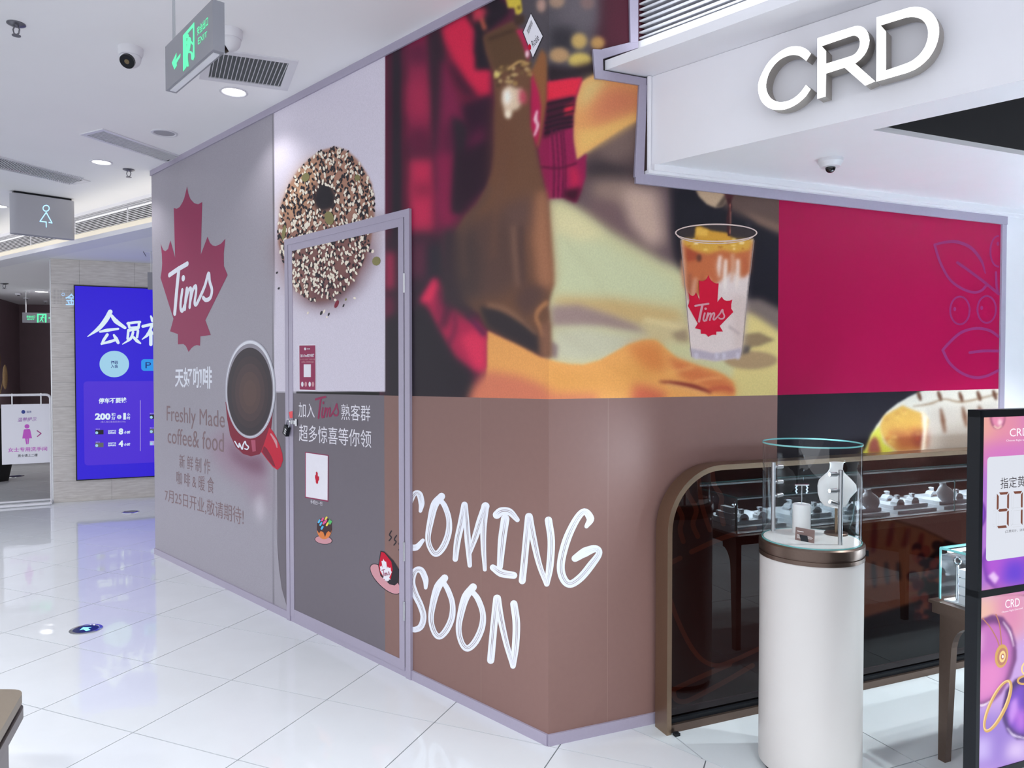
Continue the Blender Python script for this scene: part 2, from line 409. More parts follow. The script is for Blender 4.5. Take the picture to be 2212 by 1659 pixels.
cB = lambda *p: [(820+x/3.457, 400+y/3.457) for x, y in p]
cC = lambda *p: [(1160+x/3.457, 400+y/3.457) for x, y in p]
cE = lambda *p: [(580+x/3.771, 280+y/3.771) for x, y in p]
cM = lambda *p: [(330+x/3.771, 720+y/3.771) for x, y in p]
cW = lambda *p: [(1840+x/4.366, 860+y/4.366) for x, y in p]

# --- the barista picture -------------------------------------------------
paint(rect_px(820, -80, 1190, 880), (88, 32, 56))
# plaid shirt, left part
paint(rect_px(826, -80, 878, 640), (92, 24, 52), 3)
paint(rect_px(846, -80, 868, 640), (40, 32, 42), 4)
for x in (838, 872, 880): paint(rect_px(x, 100, x+5, 560), (60, 22, 42), 3)
paint(rect_px(880, 60, 932, 300), (150, 36, 74), 8); paint(rect_px(874, 90, 930, 140), (95, 28, 60), 14)
paint(rect_px(880, 180, 930, 250), (168, 40, 78), 12); paint(rect_px(878, 275, 934, 335), (98, 26, 58), 12)
paint(rect_px(884, 345, 938, 505), (196, 42, 82), 9); paint(rect_px(890, 395, 938, 425), (150, 32, 68), 10)
paint([(922, 70), (962, 50), (962, 200), (955, 420), (944, 420), (930, 200)], (52, 34, 46), 7)
paint([(955, 130), (1000, 150), (1004, 300), (992, 470), (950, 470), (945, 330)], (128, 32, 72), 9)
paint([(955, 270), (1000, 260), (1000, 330), (955, 340)], (92, 26, 58), 12)
paint([(940, 330), (985, 340), (985, 520), (945, 520)], (138, 30, 72), 10)
paint([(975, 250), (1005, 265), (996, 360), (985, 460), (978, 460), (985, 340)], (44, 34, 44), 7)
# bright red shoulder
paint(cA((480, 220), (640, 130), (760, 80), (830, 60), (820, 150), (740, 240), (740, 400), (865, 550), (865, 740), (770, 775), (660, 640), (560, 470), (500, 310)), (214, 38, 76), 6)
paint(cA((500, 330), (560, 470), (680, 660), (800, 780), (780, 860), (640, 830), (560, 620)), (112, 28, 58), 9)
paint(cA((520, 480), (580, 520), (740, 740), (690, 760), (600, 660)), (70, 26, 48), 7)
paint(cA((670, 120), (740, 60), (900, -60), (1010, 60), (1000, 110), (820, 270), (840, 400), (885, 540), (745, 545), (740, 400), (750, 250)), (38, 30, 40), 5)
paint(cA((770, 120), (800, 130), (835, 225), (810, 240)), (225, 110, 80), 4)
paint(cA((720, 60), (830, 60), (820, 130), (730, 180)), (210, 60, 84), 6)
paint(cA((640, 820), (860, 740), (900, 900), (905, 1200), (860, 1450), (790, 1500), (660, 1430), (640, 1250), (690, 1050)), (52, 24, 44), 8)
paint(cA((700, 1080), (800, 960), (830, 1100), (760, 1250), (680, 1330), (660, 1250)), (96, 26, 62), 10)
paint(cA((650, 960), (680, 1000), (650, 1250), (640, 1659), (575, 1659), (600, 1300), (625, 1100)), (40, 34, 42), 6)
paint(cA((690, 1480), (800, 1480), (740, 1600), (690, 1560)), (108, 32, 66), 9)
paint([(985, 330), (1062, 300), (1060, 370), (1040, 420), (995, 465), (980, 440)], (46, 26, 40), 9)
# lower, darker part
paint(rect_px(826, 505, 972, 900), (52, 36, 48), 16)
paint(rect_px(832, 545, 852, 625), (170, 42, 78), 8); paint(rect_px(832, 640, 848, 690), (120, 28, 62), 9)
paint(rect_px(888, 520, 926, 600), (92, 40, 62), 12); paint(rect_px(925, 530, 970, 640), (44, 40, 50), 8)
paint([(962, 500), (972, 560), (974, 600), (966, 600), (958, 540)], (140, 34, 78), 5)
# red cuff, lower sleeve
paint(cB((295, 865), (400, 690), (440, 690), (500, 790), (470, 900), (560, 900), (660, 960), (805, 1100), (800, 1400), (690, 1390), (560, 1290), (470, 1140), (370, 950)), (176, 34, 76), 6)
paint(cB((310, 860), (405, 700), (440, 760), (380, 880)), (224, 48, 88), 5)
paint(cB((600, 1140), (700, 1080), (800, 1140), (800, 1390), (700, 1360)), (222, 48, 88), 8)
paint(cB((470, 900), (520, 780), (560, 900), (500, 1060), (440, 1080)), (86, 28, 56), 7)
paint(cB((440, 760), (480, 800), (450, 1000), (420, 960)), (130, 30, 68), 6)
pstroke(cB((560, 960), (560, 1080), (510, 1200)), 10, (120, 30, 66), 5)
pstroke(cB((650, 960), (720, 1040), (790, 1120)), 12, (104, 30, 72), 4)
# lower left black
paint(cB((250, 930), (340, 900), (420, 1060), (560, 1290), (690, 1390), (720, 1540), (680, 1620), (40, 1620), (40, 1000)), (40, 34, 42), 8)
# background on the upper right, out-of-focus lights
paint(rect_px(1116, -80, 1300, 170), (84, 78, 84), 10); paint(rect_px(1290, -80, 1400, 120), (74, 30, 44), 14)
paint(rect_px(1210, -80, 1290, 60), (98, 90, 96), 14); paint(rect_px(1190, 60, 1240, 110), (50, 46, 52), 10)
for cx_, cy_, rx, ry, c in [(1260, 40, 36, 56, (196, 156, 140)), (1380, 10, 62, 52, (166, 134, 112)), (1620, 20, 56, 54, (128, 102, 100)), (1555, 320, 62, 62, (204, 168, 96)), (1700, 335, 56, 50, (196, 150, 86)), (1400, 430, 78, 60, (192, 150, 104)), (1562, 472, 92, 62, (220, 190, 96))]:
    paint(cA(*disc((cx_, cy_), rx, ry, 28)), c, 4, 0.9)
paint(cA((1300, 500), (1480, 530), (1680, 480), (1690, 590), (1560, 600), (1300, 630)), (40, 28, 34), 7)
# area under the raised arm
paint(rect_px(1188, 240, 1720, 900), (104, 84, 86))
paint([(1270, 320), (1400, 300), (1400, 400), (1330, 420), (1260, 400)], (82, 66, 68), 14)
paint([(1280, 290), (1390, 250), (1390, 330), (1300, 370)], (120, 98, 92), 16); paint([(1262, 355), (1300, 345), (1370, 370), (1330, 395), (1270, 380)], (62, 52, 56), 10)
paint([(1270, 392), (1330, 385), (1390, 410), (1340, 450), (1290, 440)], (150, 124, 112), 14)
paint([(1350, 400), (1420, 410), (1440, 520), (1400, 540), (1360, 500), (1340, 440)], (196, 166, 150), 14)
paint([(1290, 430), (1340, 440), (1350, 480), (1400, 540), (1440, 570), (1380, 560), (1310, 500), (1250, 460)], (118, 92, 92), 12)
# table
paint([(1180, 428), (1220, 432), (1260, 458), (1310, 494), (1370, 530), (1430, 565), (1490, 585), (1490, 700), (1700, 760), (1700, 900), (1180, 900)], (208, 202, 154), 10)
paint([(1190, 470), (1260, 500), (1380, 560), (1470, 610), (1470, 650), (1190, 650)], (206, 208, 166), 16)
paint([(1200, 440), (1260, 470), (1310, 510), (1250, 520), (1195, 500)], (226, 214, 164), 12)
paint([(1195, 640), (1330, 645), (1470, 670), (1480, 720), (1360, 700), (1250, 672), (1195, 660)], (204, 172, 118), 10)
paint([(1190, 660), (1250, 658), (1320, 680), (1400, 712), (1400, 722), (1300, 706), (1190, 706)], (158, 132, 126), 7)
paint([(1192, 712), (1260, 706), (1330, 720), (1420, 728), (1330, 770), (1260, 784), (1200, 780)], (198, 192, 164), 9)
paint([(1380, 700), (1480, 690), (1490, 740), (1420, 740)], (206, 186, 140), 8); pstroke([(1390, 690), (1440, 700), (1490, 716)], 10, (226, 206, 152), 5)
paint([(1187, 735), (1205, 745), (1204, 776), (1188, 768)], (140, 118, 116), 4)
# black wall behind the cup
paint([(1448, 400), (1700, 400), (1700, 690), (1640, 660), (1560, 640), (1480, 590), (1458, 560), (1450, 500)], (28, 26, 34), 8)
paint([(1560, 400), (1700, 400), (1700, 512), (1640, 482), (1590, 462), (1556, 440)], (92, 72, 66), 7)
paint([(1600, 452), (1700, 490), (1700, 508), (1640, 484)], (122, 96, 82), 5); paint(rect_px(1612, 478, 1622, 640), (48, 44, 52), 4)
paint([(1612, 650), (1640, 645), (1700, 676), (1700, 720), (1640, 690), (1612, 676)], (120, 104, 98), 7)
paint([(1612, 672), (1640, 686), (1700, 726), (1700, 880), (1560, 880), (1590, 780)], (222, 200, 132), 6)
paint(disc((1622, 778), 58, 20), (172, 142, 106), 3); paint([(1606, 722), (1640, 718), (1674, 734), (1640, 748), (1606, 752)], (146, 122, 92), 3)
paint([(1604, 745), (1622, 748), (1618, 762), (1602, 766)], (84, 74, 70), 3); paint([(1448, 720), (1485, 708), (1488, 740), (1462, 736)], (160, 138, 110), 5)
# raised forearm
paint(cA((1555, 640), (1680, 575), (1745, 595), (2040, 650), (2030, 930), (1900, 995), (1600, 1195), (1535, 1255), (1508, 1100), (1503, 900), (1530, 740)), (226, 158, 96), 2.5)
paint(cA((1600, 640), (1700, 590), (1780, 640), (1640, 800), (1560, 860), (1550, 740)), (218, 190, 122), 12)
paint(cA((1760, 680), (2040, 690), (2030, 860), (1880, 900), (1700, 960), (1620, 920)), (206, 122, 88), 16)
paint(cA((1540, 1020), (1700, 1000), (1900, 930), (2030, 880), (2030, 930), (1600, 1190), (1545, 1240)), (234, 184, 106), 8)
# raised sleeve
SL = cA((1300, 640), (1480, 612), (1580, 605), (1530, 760), (1505, 900), (1510, 1100), (1535, 1250), (1612, 1195), (1605, 1380), (1565, 1500), (1530, 1580), (1440, 1540), (1300, 1550), (1250, 1300), (1232, 1170), (1250, 1090), (1285, 880))
paint(SL, (146, 28, 76), 2.5)
paint(cA((1300, 640), (1480, 612), (1580, 605), (1535, 745), (1300, 800)), (222, 40, 66), 3)
paint(cA((1300, 790), (1520, 750), (1508, 900), (1502, 980), (1270, 1080), (1290, 880)), (66, 20, 40), 4)
paint(cA((1440, 830), (1512, 800), (1508, 880), (1440, 900)), (206, 36, 62), 3)
for k in range(3): pstroke(cA((1300, 815+k*55), (1400, 790+k*52), (1512, 765+k*50)), 3.5, (28, 18, 28), 1.5)
for k in range(3): pstroke(cA((1285, 960+k*40), (1400, 930+k*36), (1505, 915+k*34)), 4, (34, 18, 34), 1.5)
for x in (1340, 1375, 1410, 1430): pstroke(cA((x, 1010), (x+20, 1300), (x+15, 1540)), 3.5, (96, 20, 56), 1.5)
paint(cA((1480, 1290), (1530, 1300), (1560, 1420), (1500, 1500)), (210, 36, 76), 8); paint(cA((1440, 1480), (1570, 1460), (1535, 1575), (1440, 1545)), (62, 18, 36), 5)
pstroke(cA((1250, 1300), (1400, 1310), (1540, 1270)), 4, (88, 18, 50), 2)
# apron
AP = cA((810, 280), (930, 220), (1040, 165), (1085, 230), (1120, 300), (1145, 420), (1195, 560), (1180, 800), (1195, 1000), (1240, 1250), (1295, 1480))+cB((1258, 160), (1275, 330), (1295, 560), (1302, 740), (1272, 850), (1258, 900), (1272, 960), (1280, 1292), (1200, 1272), (1040, 1195), (800, 1065), (740, 960), (540, 870))+[(974, 626), (971, 560), (979, 508), (1002, 470), (1030, 440), (1050, 405), (1064, 365), (1069, 320), (1069, 222), (1064, 155), (1050, 111)]
paint(AP, (114, 78, 58), 4)
paint(cA((810, 280), (1040, 170), (1120, 300), (1170, 480), (900, 560), (840, 400)), (94, 68, 48), 6); pstroke(cA((840, 310), (950, 270), (1060, 230)), 8, (74, 52, 40), 4)
paint(cA((900, 800), (1040, 860), (1060, 1300), (900, 1500), (880, 1400)), (112, 74, 54), 14)
paint(cB((520, 380), (700, 250), (900, 180), (1080, 150), (1100, 700), (900, 850), (560, 860)), (92, 67, 60), 16)
paint(cB((520, 420), (700, 300), (760, 560), (740, 860), (540, 840)), (74, 58, 56), 14)
paint(cB((900, 180), (1150, 60), (1200, 300), (1030, 360)), (104, 76, 68), 14)
paint([(955, 500), (985, 490), (982, 540), (986, 600), (1000, 645), (1036, 684), (1010, 690), (955, 650), (950, 560)], (58, 46, 52), 9)
pstroke([(1060, 400), (1045, 430), (1015, 470), (1000, 520), (1005, 600)], [6, 9, 10, 9, 6], (92, 68, 60), 7)
pstroke([(1090, 330), (1085, 400), (1070, 470), (1065, 560)], [6, 9, 9, 6], (112, 78, 62), 7)
pstroke([(1150, 430), (1140, 520), (1148, 600)], [5, 9, 6], (116, 80, 64), 6)
pstroke(cB((1000, 300), (1012, 500), (1040, 760)), 12, (128, 94, 78), 6); pstroke(cB((1050, 300), (1060, 560), (1070, 740)), 9, (86, 62, 58), 5)
paint(cB((1170, 60), (1245, 40), (1275, 330), (1298, 600), (1300, 740), (1240, 800), (1180, 740), (1140, 400)), (166, 112, 82), 9)
paint(cB((1080, 720), (1250, 780), (1200, 880), (1090, 1000), (1000, 860)), (92, 66, 60), 9)
paint(cB((740, 900), (900, 920), (1080, 1020), (1190, 1130), (1200, 1272), (1040, 1195), (800, 1060)), (52, 44, 48), 6)
pstroke(cB((800, 890), (930, 925), (1060, 1010), (1170, 1110)), [10, 14, 10, 4], (134, 96, 74), 4)
pstroke(cB((1255, 870), (1190, 930), (1170, 990), (1200, 1060), (1230, 1130)), [10, 10, 7, 8, 12], (176, 120, 80), 3); paint(cB((1200, 1060), (1270, 1000), (1280, 1290), (1210, 1270)), (134, 92, 72), 6)
paint(cA((1180, 560), (1262, 380), (1300, 430), (1307, 540), (1300, 800), (1262, 1050), (1235, 1165), (1185, 1000), (1195, 800)), (146, 94, 58), 3)
paint(cA((1185, 560), (1240, 720), (1258, 830), (1245, 1040), (1225, 1150), (1180, 980), (1180, 820)), (186, 28, 80), 3)
pstroke(cA((1228, 860), (1215, 930), (1232, 980), (1205, 1060)), [4, 8, 6, 4], (250, 210, 216), 2)
# hardware, charm, pins
for _ in range(44):
    x = random.uniform(900, 1180); y = random.uniform(500, 660); c = random.choice([(176, 140, 84), (120, 92, 60), (206, 176, 120), (84, 62, 44)])
    paint(cA(*disc((x, y-0.12*(x-1040)), random.uniform(10, 26), random.uniform(8, 20), 10)), c, 2, 0.8)
paint(cA(*disc((915, 580), 26, 22, 14)), (220, 200, 120), 2)
pstroke(cA((1000, 540), (1090, 480), (1165, 500)), 5, (200, 160, 100), 2)
paint(cA((960, 700), (1010, 660), (1060, 690), (1110, 690), (1120, 780), (1080, 850), (1040, 860), (1010, 930), (980, 900), (950, 780)), (232, 206, 176), 4)
paint(cA((965, 720), (1010, 690), (1030, 760), (1000, 820), (970, 800)), (255, 248, 236), 4); paint(cA(*disc((1000, 890), 22, 32, 14)), (255, 240, 214), 3)
paint(cA((1090, 690), (1140, 720), (1150, 810), (1090, 800)), (196, 70, 92), 5)
paint(cA((1060, 230), (1120, 230), (1170, 400), (1160, 480), (1110, 330)), (190, 40, 84), 3); paint(cA(*disc((1150, 420), 14, 30, 12)), (248, 220, 226), 2)
paint(cA((980, -20), (1100, -20), (1112, 90), (1085, 120), (1060, 110), (1050, 60), (1000, 60)), (214, 190, 70), 2); paint(cA(*disc((1085, 60), 14, 18, 12)), (120, 96, 40), 2)
paint(cA((1040, 120), (1130, 120), (1130, 180), (1060, 200)), (70, 50, 40), 3)
# lower forearm and hand
paint(cB((805, 1085), (900, 1130), (1040, 1195), (1200, 1280), (1330, 1320), (1430, 1338), (1520, 1340), (1640, 1308), (1850, 1192), (1960, 1158), (2030, 1153))+cC((870, 1153), (905, 1165), (960, 1218), (1050, 1290), (1200, 1348), (1320, 1380), (1400, 1418), (1465, 1470), (1480, 1540), (1475, 1620), (-450, 1640))+cB((790, 1600), (800, 1380)), (234, 164, 92), 2.5)
paint([(1000, 900), (1020, 838), (1051, 800), (1120, 812), (1180, 835), (1290, 840), (1290, 900)], (212, 122, 92), 9)
paint([(1185, 790), (1260, 800), (1330, 790), (1400, 760), (1420, 800), (1380, 855), (1185, 850)], (224, 156, 84), 12)
paint([(1355, 748), (1404, 736), (1430, 752), (1440, 800), (1400, 800), (1370, 770)], (216, 132, 72), 10)
paint([(1370, 830), (1400, 835), (1440, 850), (1430, 880), (1360, 880)], (206, 104, 76), 9)
paint([(1440, 770), (1500, 790), (1560, 812), (1585, 830), (1586, 855), (1540, 845), (1470, 815)], (208, 116, 70), 7)
pstroke([(1424, 824), (1460, 828), (1500, 836), (1536, 848)], [3, 8, 10, 6], (118, 34, 40), 3)
pstroke([(1440, 832), (1490, 842), (1530, 856)], 8, (232, 168, 104), 4); pstroke([(1530, 842), (1565, 838), (1584, 845)], 8, (190, 88, 64), 4)
pstroke([(1500, 792), (1470, 800), (1440, 806)], 5, (236, 170, 100), 4); pstroke([(1560, 815), (1530, 818), (1500, 824)], 5, (232, 160, 96), 3)
# cup with iced drink
CUP = [(1471, 515), (1478, 600), (1486, 700), (1491, 742), (1494, 768), (1505, 775), (1546, 780), (1590, 774), (1601, 765), (1604, 740), (1614, 640), (1628, 515), (1590, 528), (1546, 530), (1500, 526)]
paint(CUP, (226, 208, 202), 1.0)
paint([(1580, 640), (1612, 640), (1604, 755), (1588, 760)], (212, 190, 182), 8)
paint([(1473, 520), (1500, 527), (1546, 531), (1590, 528), (1627, 520), (1620, 590), (1600, 600), (1580, 585), (1566, 600), (1548, 612), (1520, 640), (1490, 640), (1480, 620)], (190, 104, 64), 4)
for x, y0, y1, c in [(1490, 590, 650, (160, 92, 66)), (1503, 600, 668, (206, 150, 124)), (1517, 590, 640, (176, 96, 60)), (1530, 600, 655, (214, 168, 142)), (1543, 560, 615, (196, 110, 72)), (1556, 552, 600, (242, 226, 216)), (1568, 560, 630, (246, 234, 224)), (1582, 548, 610, (214, 160, 130)), (1594, 560, 625, (240, 222, 210)), (1607, 555, 600, (180, 96, 62)), (1476, 560, 620, (204, 150, 120))]:
    pstroke([(x, y0), (x+random.uniform(-5, 5), (y0+y1)/2), (x+random.uniform(-4, 4), y1)], [7, 9, 3], c, 3)
paint([(1482, 528), (1508, 540), (1506, 560), (1484, 566)], (166, 74, 48), 3); paint(disc((1510, 557), 6, 9, 12), (104, 58, 44), 2)
paint([(1474, 516), (1500, 508), (1546, 512), (1600, 512), (1626, 518), (1620, 540), (1590, 546), (1560, 540), (1530, 548), (1500, 542), (1478, 530)], (212, 160, 66), 3)
paint(disc((1548, 503), 84, 17), (60, 50, 50), 1.5, 0.85)
paint([(1503, 490), (1512, 488), (1536, 498), (1570, 503), (1580, 512), (1600, 522), (1546, 526), (1500, 520)], (206, 150, 54), 2); paint([(1505, 490), (1530, 497), (1528, 510), (1503, 508)], (226, 176, 78), 2)
for _ in range(16): paint(disc((random.uniform(1480, 1615), random.uniform(514, 540)), random.uniform(2, 7), 2, 8), random.choice([(240, 206, 120), (180, 116, 40), (252, 236, 190)]), 1)
paint([(1490, 752), (1546, 764), (1602, 752), (1600, 772), (1546, 780), (1494, 772)], (184, 170, 182), 2)
for x in (1500, 1544, 1560, 1590): paint(rect_px(x, 762, x+8, 776), (206, 196, 206), 2)
paint([(1574, 700), (1580, 706), (1600, 720), (1596, 723), (1574, 708)], (190, 168, 164), 2)
# little jug and pouring stream
paint([(1500, 405), (1510, 425), (1528, 442), (1545, 449), (1560, 446), (1572, 430), (1576, 405)], (186, 158, 130), 2); paint([(1545, 448), (1562, 446), (1574, 424), (1566, 420)], (92, 76, 66), 2)
paint([(1563, 414), (1586, 418), (1580, 434), (1570, 432)], (72, 32, 38), 2)
pstroke([(1574, 428), (1577, 450), (1572, 475), (1575, 510)], [10, 7, 6, 5], (62, 28, 32), 1); pstroke([(1577, 440), (1578, 470), (1577, 505)], 1.6, (196, 120, 100), 1)

# --- grey panel with the mug's printed shadow ------------------------------
paint(rect_px(300, -80, 591, 1400), (160, 156, 166))
paint(rect_px(591, 845, 640, 1400), (160, 156, 166))
paint(cM((470, 860), (620, 760), (900, 960), (935, 1100), (950, 1400), (920, 1500), (880, 1300), (840, 1420), (760, 1250), (600, 1150), (480, 1000)), (158, 136, 152), 14)
paint(cM((620, 880), (760, 1010), (900, 1000), (915, 1160), (780, 1120), (650, 1020)), (128, 92, 112), 9)
paint(cM((830, 1400), (880, 1290), (910, 1450), (870, 1560)), (196, 190, 200), 7)
# --- white panel with the bagel ---------------------------------------------
paint(rect_px(592, -80, 832, 846), (214, 208, 222))
BAG = cE((75, 800), (88, 690), (105, 600), (165, 450), (240, 330), (330, 240), (430, 170), (540, 140), (640, 170), (720, 240), (790, 340), (840, 440), (860, 560), (862, 700), (835, 900), (790, 1050), (700, 1220), (600, 1320), (480, 1390), (390, 1400), (300, 1370), (220, 1310), (160, 1200), (110, 1050), (80, 930))
paint(cE((240, 1330), (400, 1440), (560, 1420), (760, 1200), (860, 950), (900, 900), (880, 1060), (760, 1300), (600, 1450), (420, 1480), (280, 1420)), (168, 158, 174), 10)
paint(cE((300, 1360), (400, 1420), (560, 1400), (720, 1240), (700, 1200), (480, 1380)), (110, 92, 104), 6)
paint(BAG, (172, 128, 108), 1.5)
paint(cE((90, 900), (860, 700), (835, 900), (790, 1050), (700, 1220), (600, 1320), (480, 1390), (390, 1400), (300, 1370), (220, 1310), (160, 1200), (110, 1050)), (128, 88, 84), 22)
paint(cE((760, 1000), (830, 900), (790, 1060), (700, 1220), (600, 1320), (480, 1390), (390, 1400), (300, 1370), (330, 1310), (560, 1250)), (106, 66, 70), 10)
paint(cE((100, 640), (250, 350), (420, 200), (380, 420), (300, 620), (170, 760)), (200, 156, 122), 14)
paint(cE(*disc((455, 545), 100, 125, 24)), (120, 84, 74), 8)
paint(cE((370, 575), (392, 490), (430, 435), (470, 430), (510, 470), (545, 545), (530, 630), (440, 662), (390, 632)), (34, 30, 36), 3)
# --- dark panel with the grilled wrap ----------------------------------------
paint(rect_px(1684, 830, 2200, 1659), (36, 33, 41))
WR = cW((100, 560), (125, 505), (185, 350), (230, 260), (330, 130), (430, 50), (475, 25))+[(1962, 858), (1989, 845), (2010, 838), (2200, 835), (2200, 1170), (2080, 1180), (2043, 1166), (1990, 1140), (1910, 1116), (1850, 1118), (1850, 1000)]
paint(WR, (222, 216, 204), 1.5)
paint([(2000, 880), (2160, 870), (2160, 1000), (1996, 1000)], (186, 176, 166), 12); paint([(2030, 930), (2160, 900), (2160, 1010), (2020, 1010)], (150, 138, 128), 14)
pstroke([(1972, 878), (2010, 872), (2040, 862), (2080, 868), (2160, 850)], [2, 4, 3, 4, 3], (146, 116, 90), 2)
for x, y in [(1984, 856), (2028, 856), (2074, 858), (2113, 856), (2147, 854)]: pstroke([(x-2, y-11), (x+2, y), (x+5, y+10)], [5, 9, 4], (92, 58, 42), 2)
for x, y0, y1 in [(2032, 882, 935), (2079, 878, 922), (2114, 876, 905)]: pstroke([(x, y0), (x+5, (y0+y1)/2), (x+9, y1)], [4, 10, 4], (102, 66, 48), 3)
paint(cW((60, 540), (130, 480), (190, 330), (265, 255), (300, 420), (420, 500), (270, 540)), (206, 204, 76), 3)
paint(cW((150, 520), (165, 420), (215, 355), (250, 400), (280, 520)), (156, 88, 76), 3)
paint(cW((265, 260), (300, 170), (400, 110), (480, 68), (560, 105), (690, 150), (725, 205), (705, 330), (690, 480), (430, 505), (330, 430), (275, 330)), (208, 162, 82), 2.5)
paint(cW((360, 290), (480, 320), (700, 300), (690, 480), (440, 500), (400, 400)), (164, 92, 58), 9); paint(cW((580, 330), (700, 310), (690, 470), (600, 460)), (122, 54, 50), 8)
for _ in range(26): paint(cW(*disc((random.uniform(300, 690), random.uniform(120, 430)), random.uniform(8, 24), random.uniform(6, 18), 9)), random.choice([(232, 198, 120), (176, 116, 60), (222, 176, 90), (190, 90, 56)]), 3, 0.7)
paint([(1990, 884), (2004, 900), (2000, 960), (1996, 1000), (1988, 990), (1994, 930)], (236, 228, 212), 3)
# lower half of the wrap, behind the tinted glass
paint([(1850, 1118), (1910, 1116), (1990, 1140), (2043, 1166), (2000, 1210), (1980, 1300), (1850, 1340)], (206, 168, 116), 3)
for x, y, dx in [(1890, 1128, -4), (1928, 1128, -10), (1962, 1140, -14), (1992, 1152, -14)]: pstroke([(x, y), (x+dx/2, y+32), (x+dx, y+66-(x-1890)*0.35)], [8, 14, 8], (160, 62, 50), 3)
for x in (1886, 1914, 1940): pstroke([(x, 1215), (x+2, 1245), (x+4, 1270-(x-1886)*0.3)], [7, 10, 4], (52, 34, 34), 3)
for _ in range(60): paint(disc((random.uniform(1972, 2080), random.uniform(1178, 1350)), random.uniform(7, 14), random.uniform(6, 13), 10), random.choice([(190, 110, 84), (120, 46, 66), (206, 140, 100), (84, 30, 44), (70, 36, 44)]), 2)

# ---------------------------------------------------------------- the hoarding: two printed walls
U_END = L.px(332, 800)[0]; U_GREY = L.px(596, 600)[0]; U_MUR = L.px(833, 600)[0]
UR_RED = R.px(1680, 700)[0]; UR_END = R.px(2158, 700)[0]; UR_TRIM = R.px(2171, 470)[0]
SEAM = lambda u: 1.497-u*0.0125
V_TOP = CEIL-0.045; V_BOT = 0.05; V_RTOP = 2.452
ink = lambda name, c, **k: mat('ink_'+name, c, 0.45, spec=0.15, noise=0.03, nscale=40, **k)
I_BROWN = ink('brown', (136, 106, 100)); I_DGREY = ink('dark_grey', (114, 108, 116)); I_LGREY = ink('light_grey', (160, 156, 166))
I_RED = ink('crimson', (156, 12, 66)); I_MAROON = ink('maroon', (148, 46, 86)); I_WHITE = ink('white', (232, 236, 246)); I_TAUPE = ink('taupe', (134, 112, 116))
I_LOGORED = ink('logo_red', (196, 20, 52)); I_BLACK = ink('black', (46, 42, 48)); I_CREAM = ink('cream', (238, 228, 210)); I_MUGRED = ink('mug_red', (196, 30, 58))
I_MUGDARK = ink('mug_dark_red', (130, 30, 54)); I_PINK = ink('dusty_pink', (206, 150, 158)); I_PURPLE = ink('outline_purple', (134, 46, 100)); I_OLIVE = ink('olive', (134, 128, 84))
I_CARD = ink('card_white', (232, 230, 238)); I_LINE = ink('outline_tan', (214, 150, 122))
M_BOARD = mat('hoarding_board', (168, 164, 172), 0.6, noise=0.04)

wall_left = thing('wall_left', L.pt(U_END/2, 0), 'long printed construction hoarding with red maple leaf, mug, bagel and barista picture', kind='structure')
MB().fbox(L, 0, U_END, 0, CEIL, -0.08, 0).build('board', M_BOARD, wall_left)
UG2 = L.px(600, 1000)[0]
p_grey = grid_print('printed_panel', L, [(U_END, V_TOP), (U_GREY, V_TOP), (U_GREY, V_BOT), (U_END, V_BOT)], 110, 260, wall_left, 0.002)
p_white = grid_print('printed_panel', L, [(U_GREY, V_TOP), (U_MUR, V_TOP), (U_MUR, SEAM(U_MUR)), (U_GREY, SEAM(U_GREY))], 120, 300, wall_left, 0.002)
p_mural = grid_print('printed_panel', L, [(U_MUR, V_TOP), (-0.0014, V_TOP), (-0.0014, SEAM(0)), (U_MUR, SEAM(U_MUR))], 190, 380, wall_left, 0.002)
tag(p_mural, 'printed picture of a barista in plaid shirt and brown apron')
p_dgrey = flat('printed_panel', L, [[(U_GREY, V_BOT), (U_GREY, SEAM(U_GREY)), (U_MUR, SEAM(U_MUR)), (U_MUR, V_BOT)]], I_DGREY, wall_left, 0.002)
p_brown = flat('printed_panel', L, [[(U_MUR, V_BOT), (U_MUR, SEAM(U_MUR)), (-0.0014, SEAM(0)), (-0.0014, V_BOT)]], I_BROWN, wall_left, 0.002)
flat_px('curved_panel_edge', L, [(597, 1120), (600, 1190), (603, 1230), (609, 1272), (619, 1308), (632, 1340), (597, 1324)], I_LGREY, wall_left, 0.003)
wall_right = thing('wall_right', R.pt(UR_END/2, 0), 'printed construction hoarding beside the jewellery shop with iced coffee cup and crimson panel', kind='structure')
MB().fbox(R, 0, UR_TRIM, 0, CEIL, -0.08, 0).build('board', M_BOARD, wall_right)
q_mural = grid_print('printed_panel', R, [(-0.0014, CEIL), (UR_RED, CEIL), (UR_RED, 1.497), (-0.0014, 1.497)], 250, 330, wall_right, 0.002)
tag(q_mural, 'printed picture of a forearm and an iced coffee cup on a table')
q_brown = flat('printed_panel', R, [[(-0.0014, V_BOT), (UR_RED, V_BOT), (UR_RED, 1.497), (-0.0014, 1.497)]], I_BROWN, wall_right, 0.002)
q_red = flat('printed_panel', R, [[(UR_RED, 1.497), (UR_END, 1.51), (UR_END, V_RTOP+0.04), (UR_RED, V_RTOP+0.04)]], I_RED, wall_right, 0.002)
UW = R.px(1852, 900)[0]
q_dark = flat('printed_panel', R, [[(UR_RED, V_BOT), (UW, V_BOT), (UW, 1.503), (UR_RED, 1.497)]], mat('ink_charcoal', (36, 33, 41), 0.42, spec=0.15, noise=0.03), wall_right, 0.002)
q_wrap = grid_print('printed_panel', R, [(UW, 1.503), (UR_END, 1.51), (UR_END, V_BOT), (UW, V_BOT)], 170, 260, wall_right, 0.002)
tag(q_wrap, 'printed picture of a grilled tortilla wrap on black')
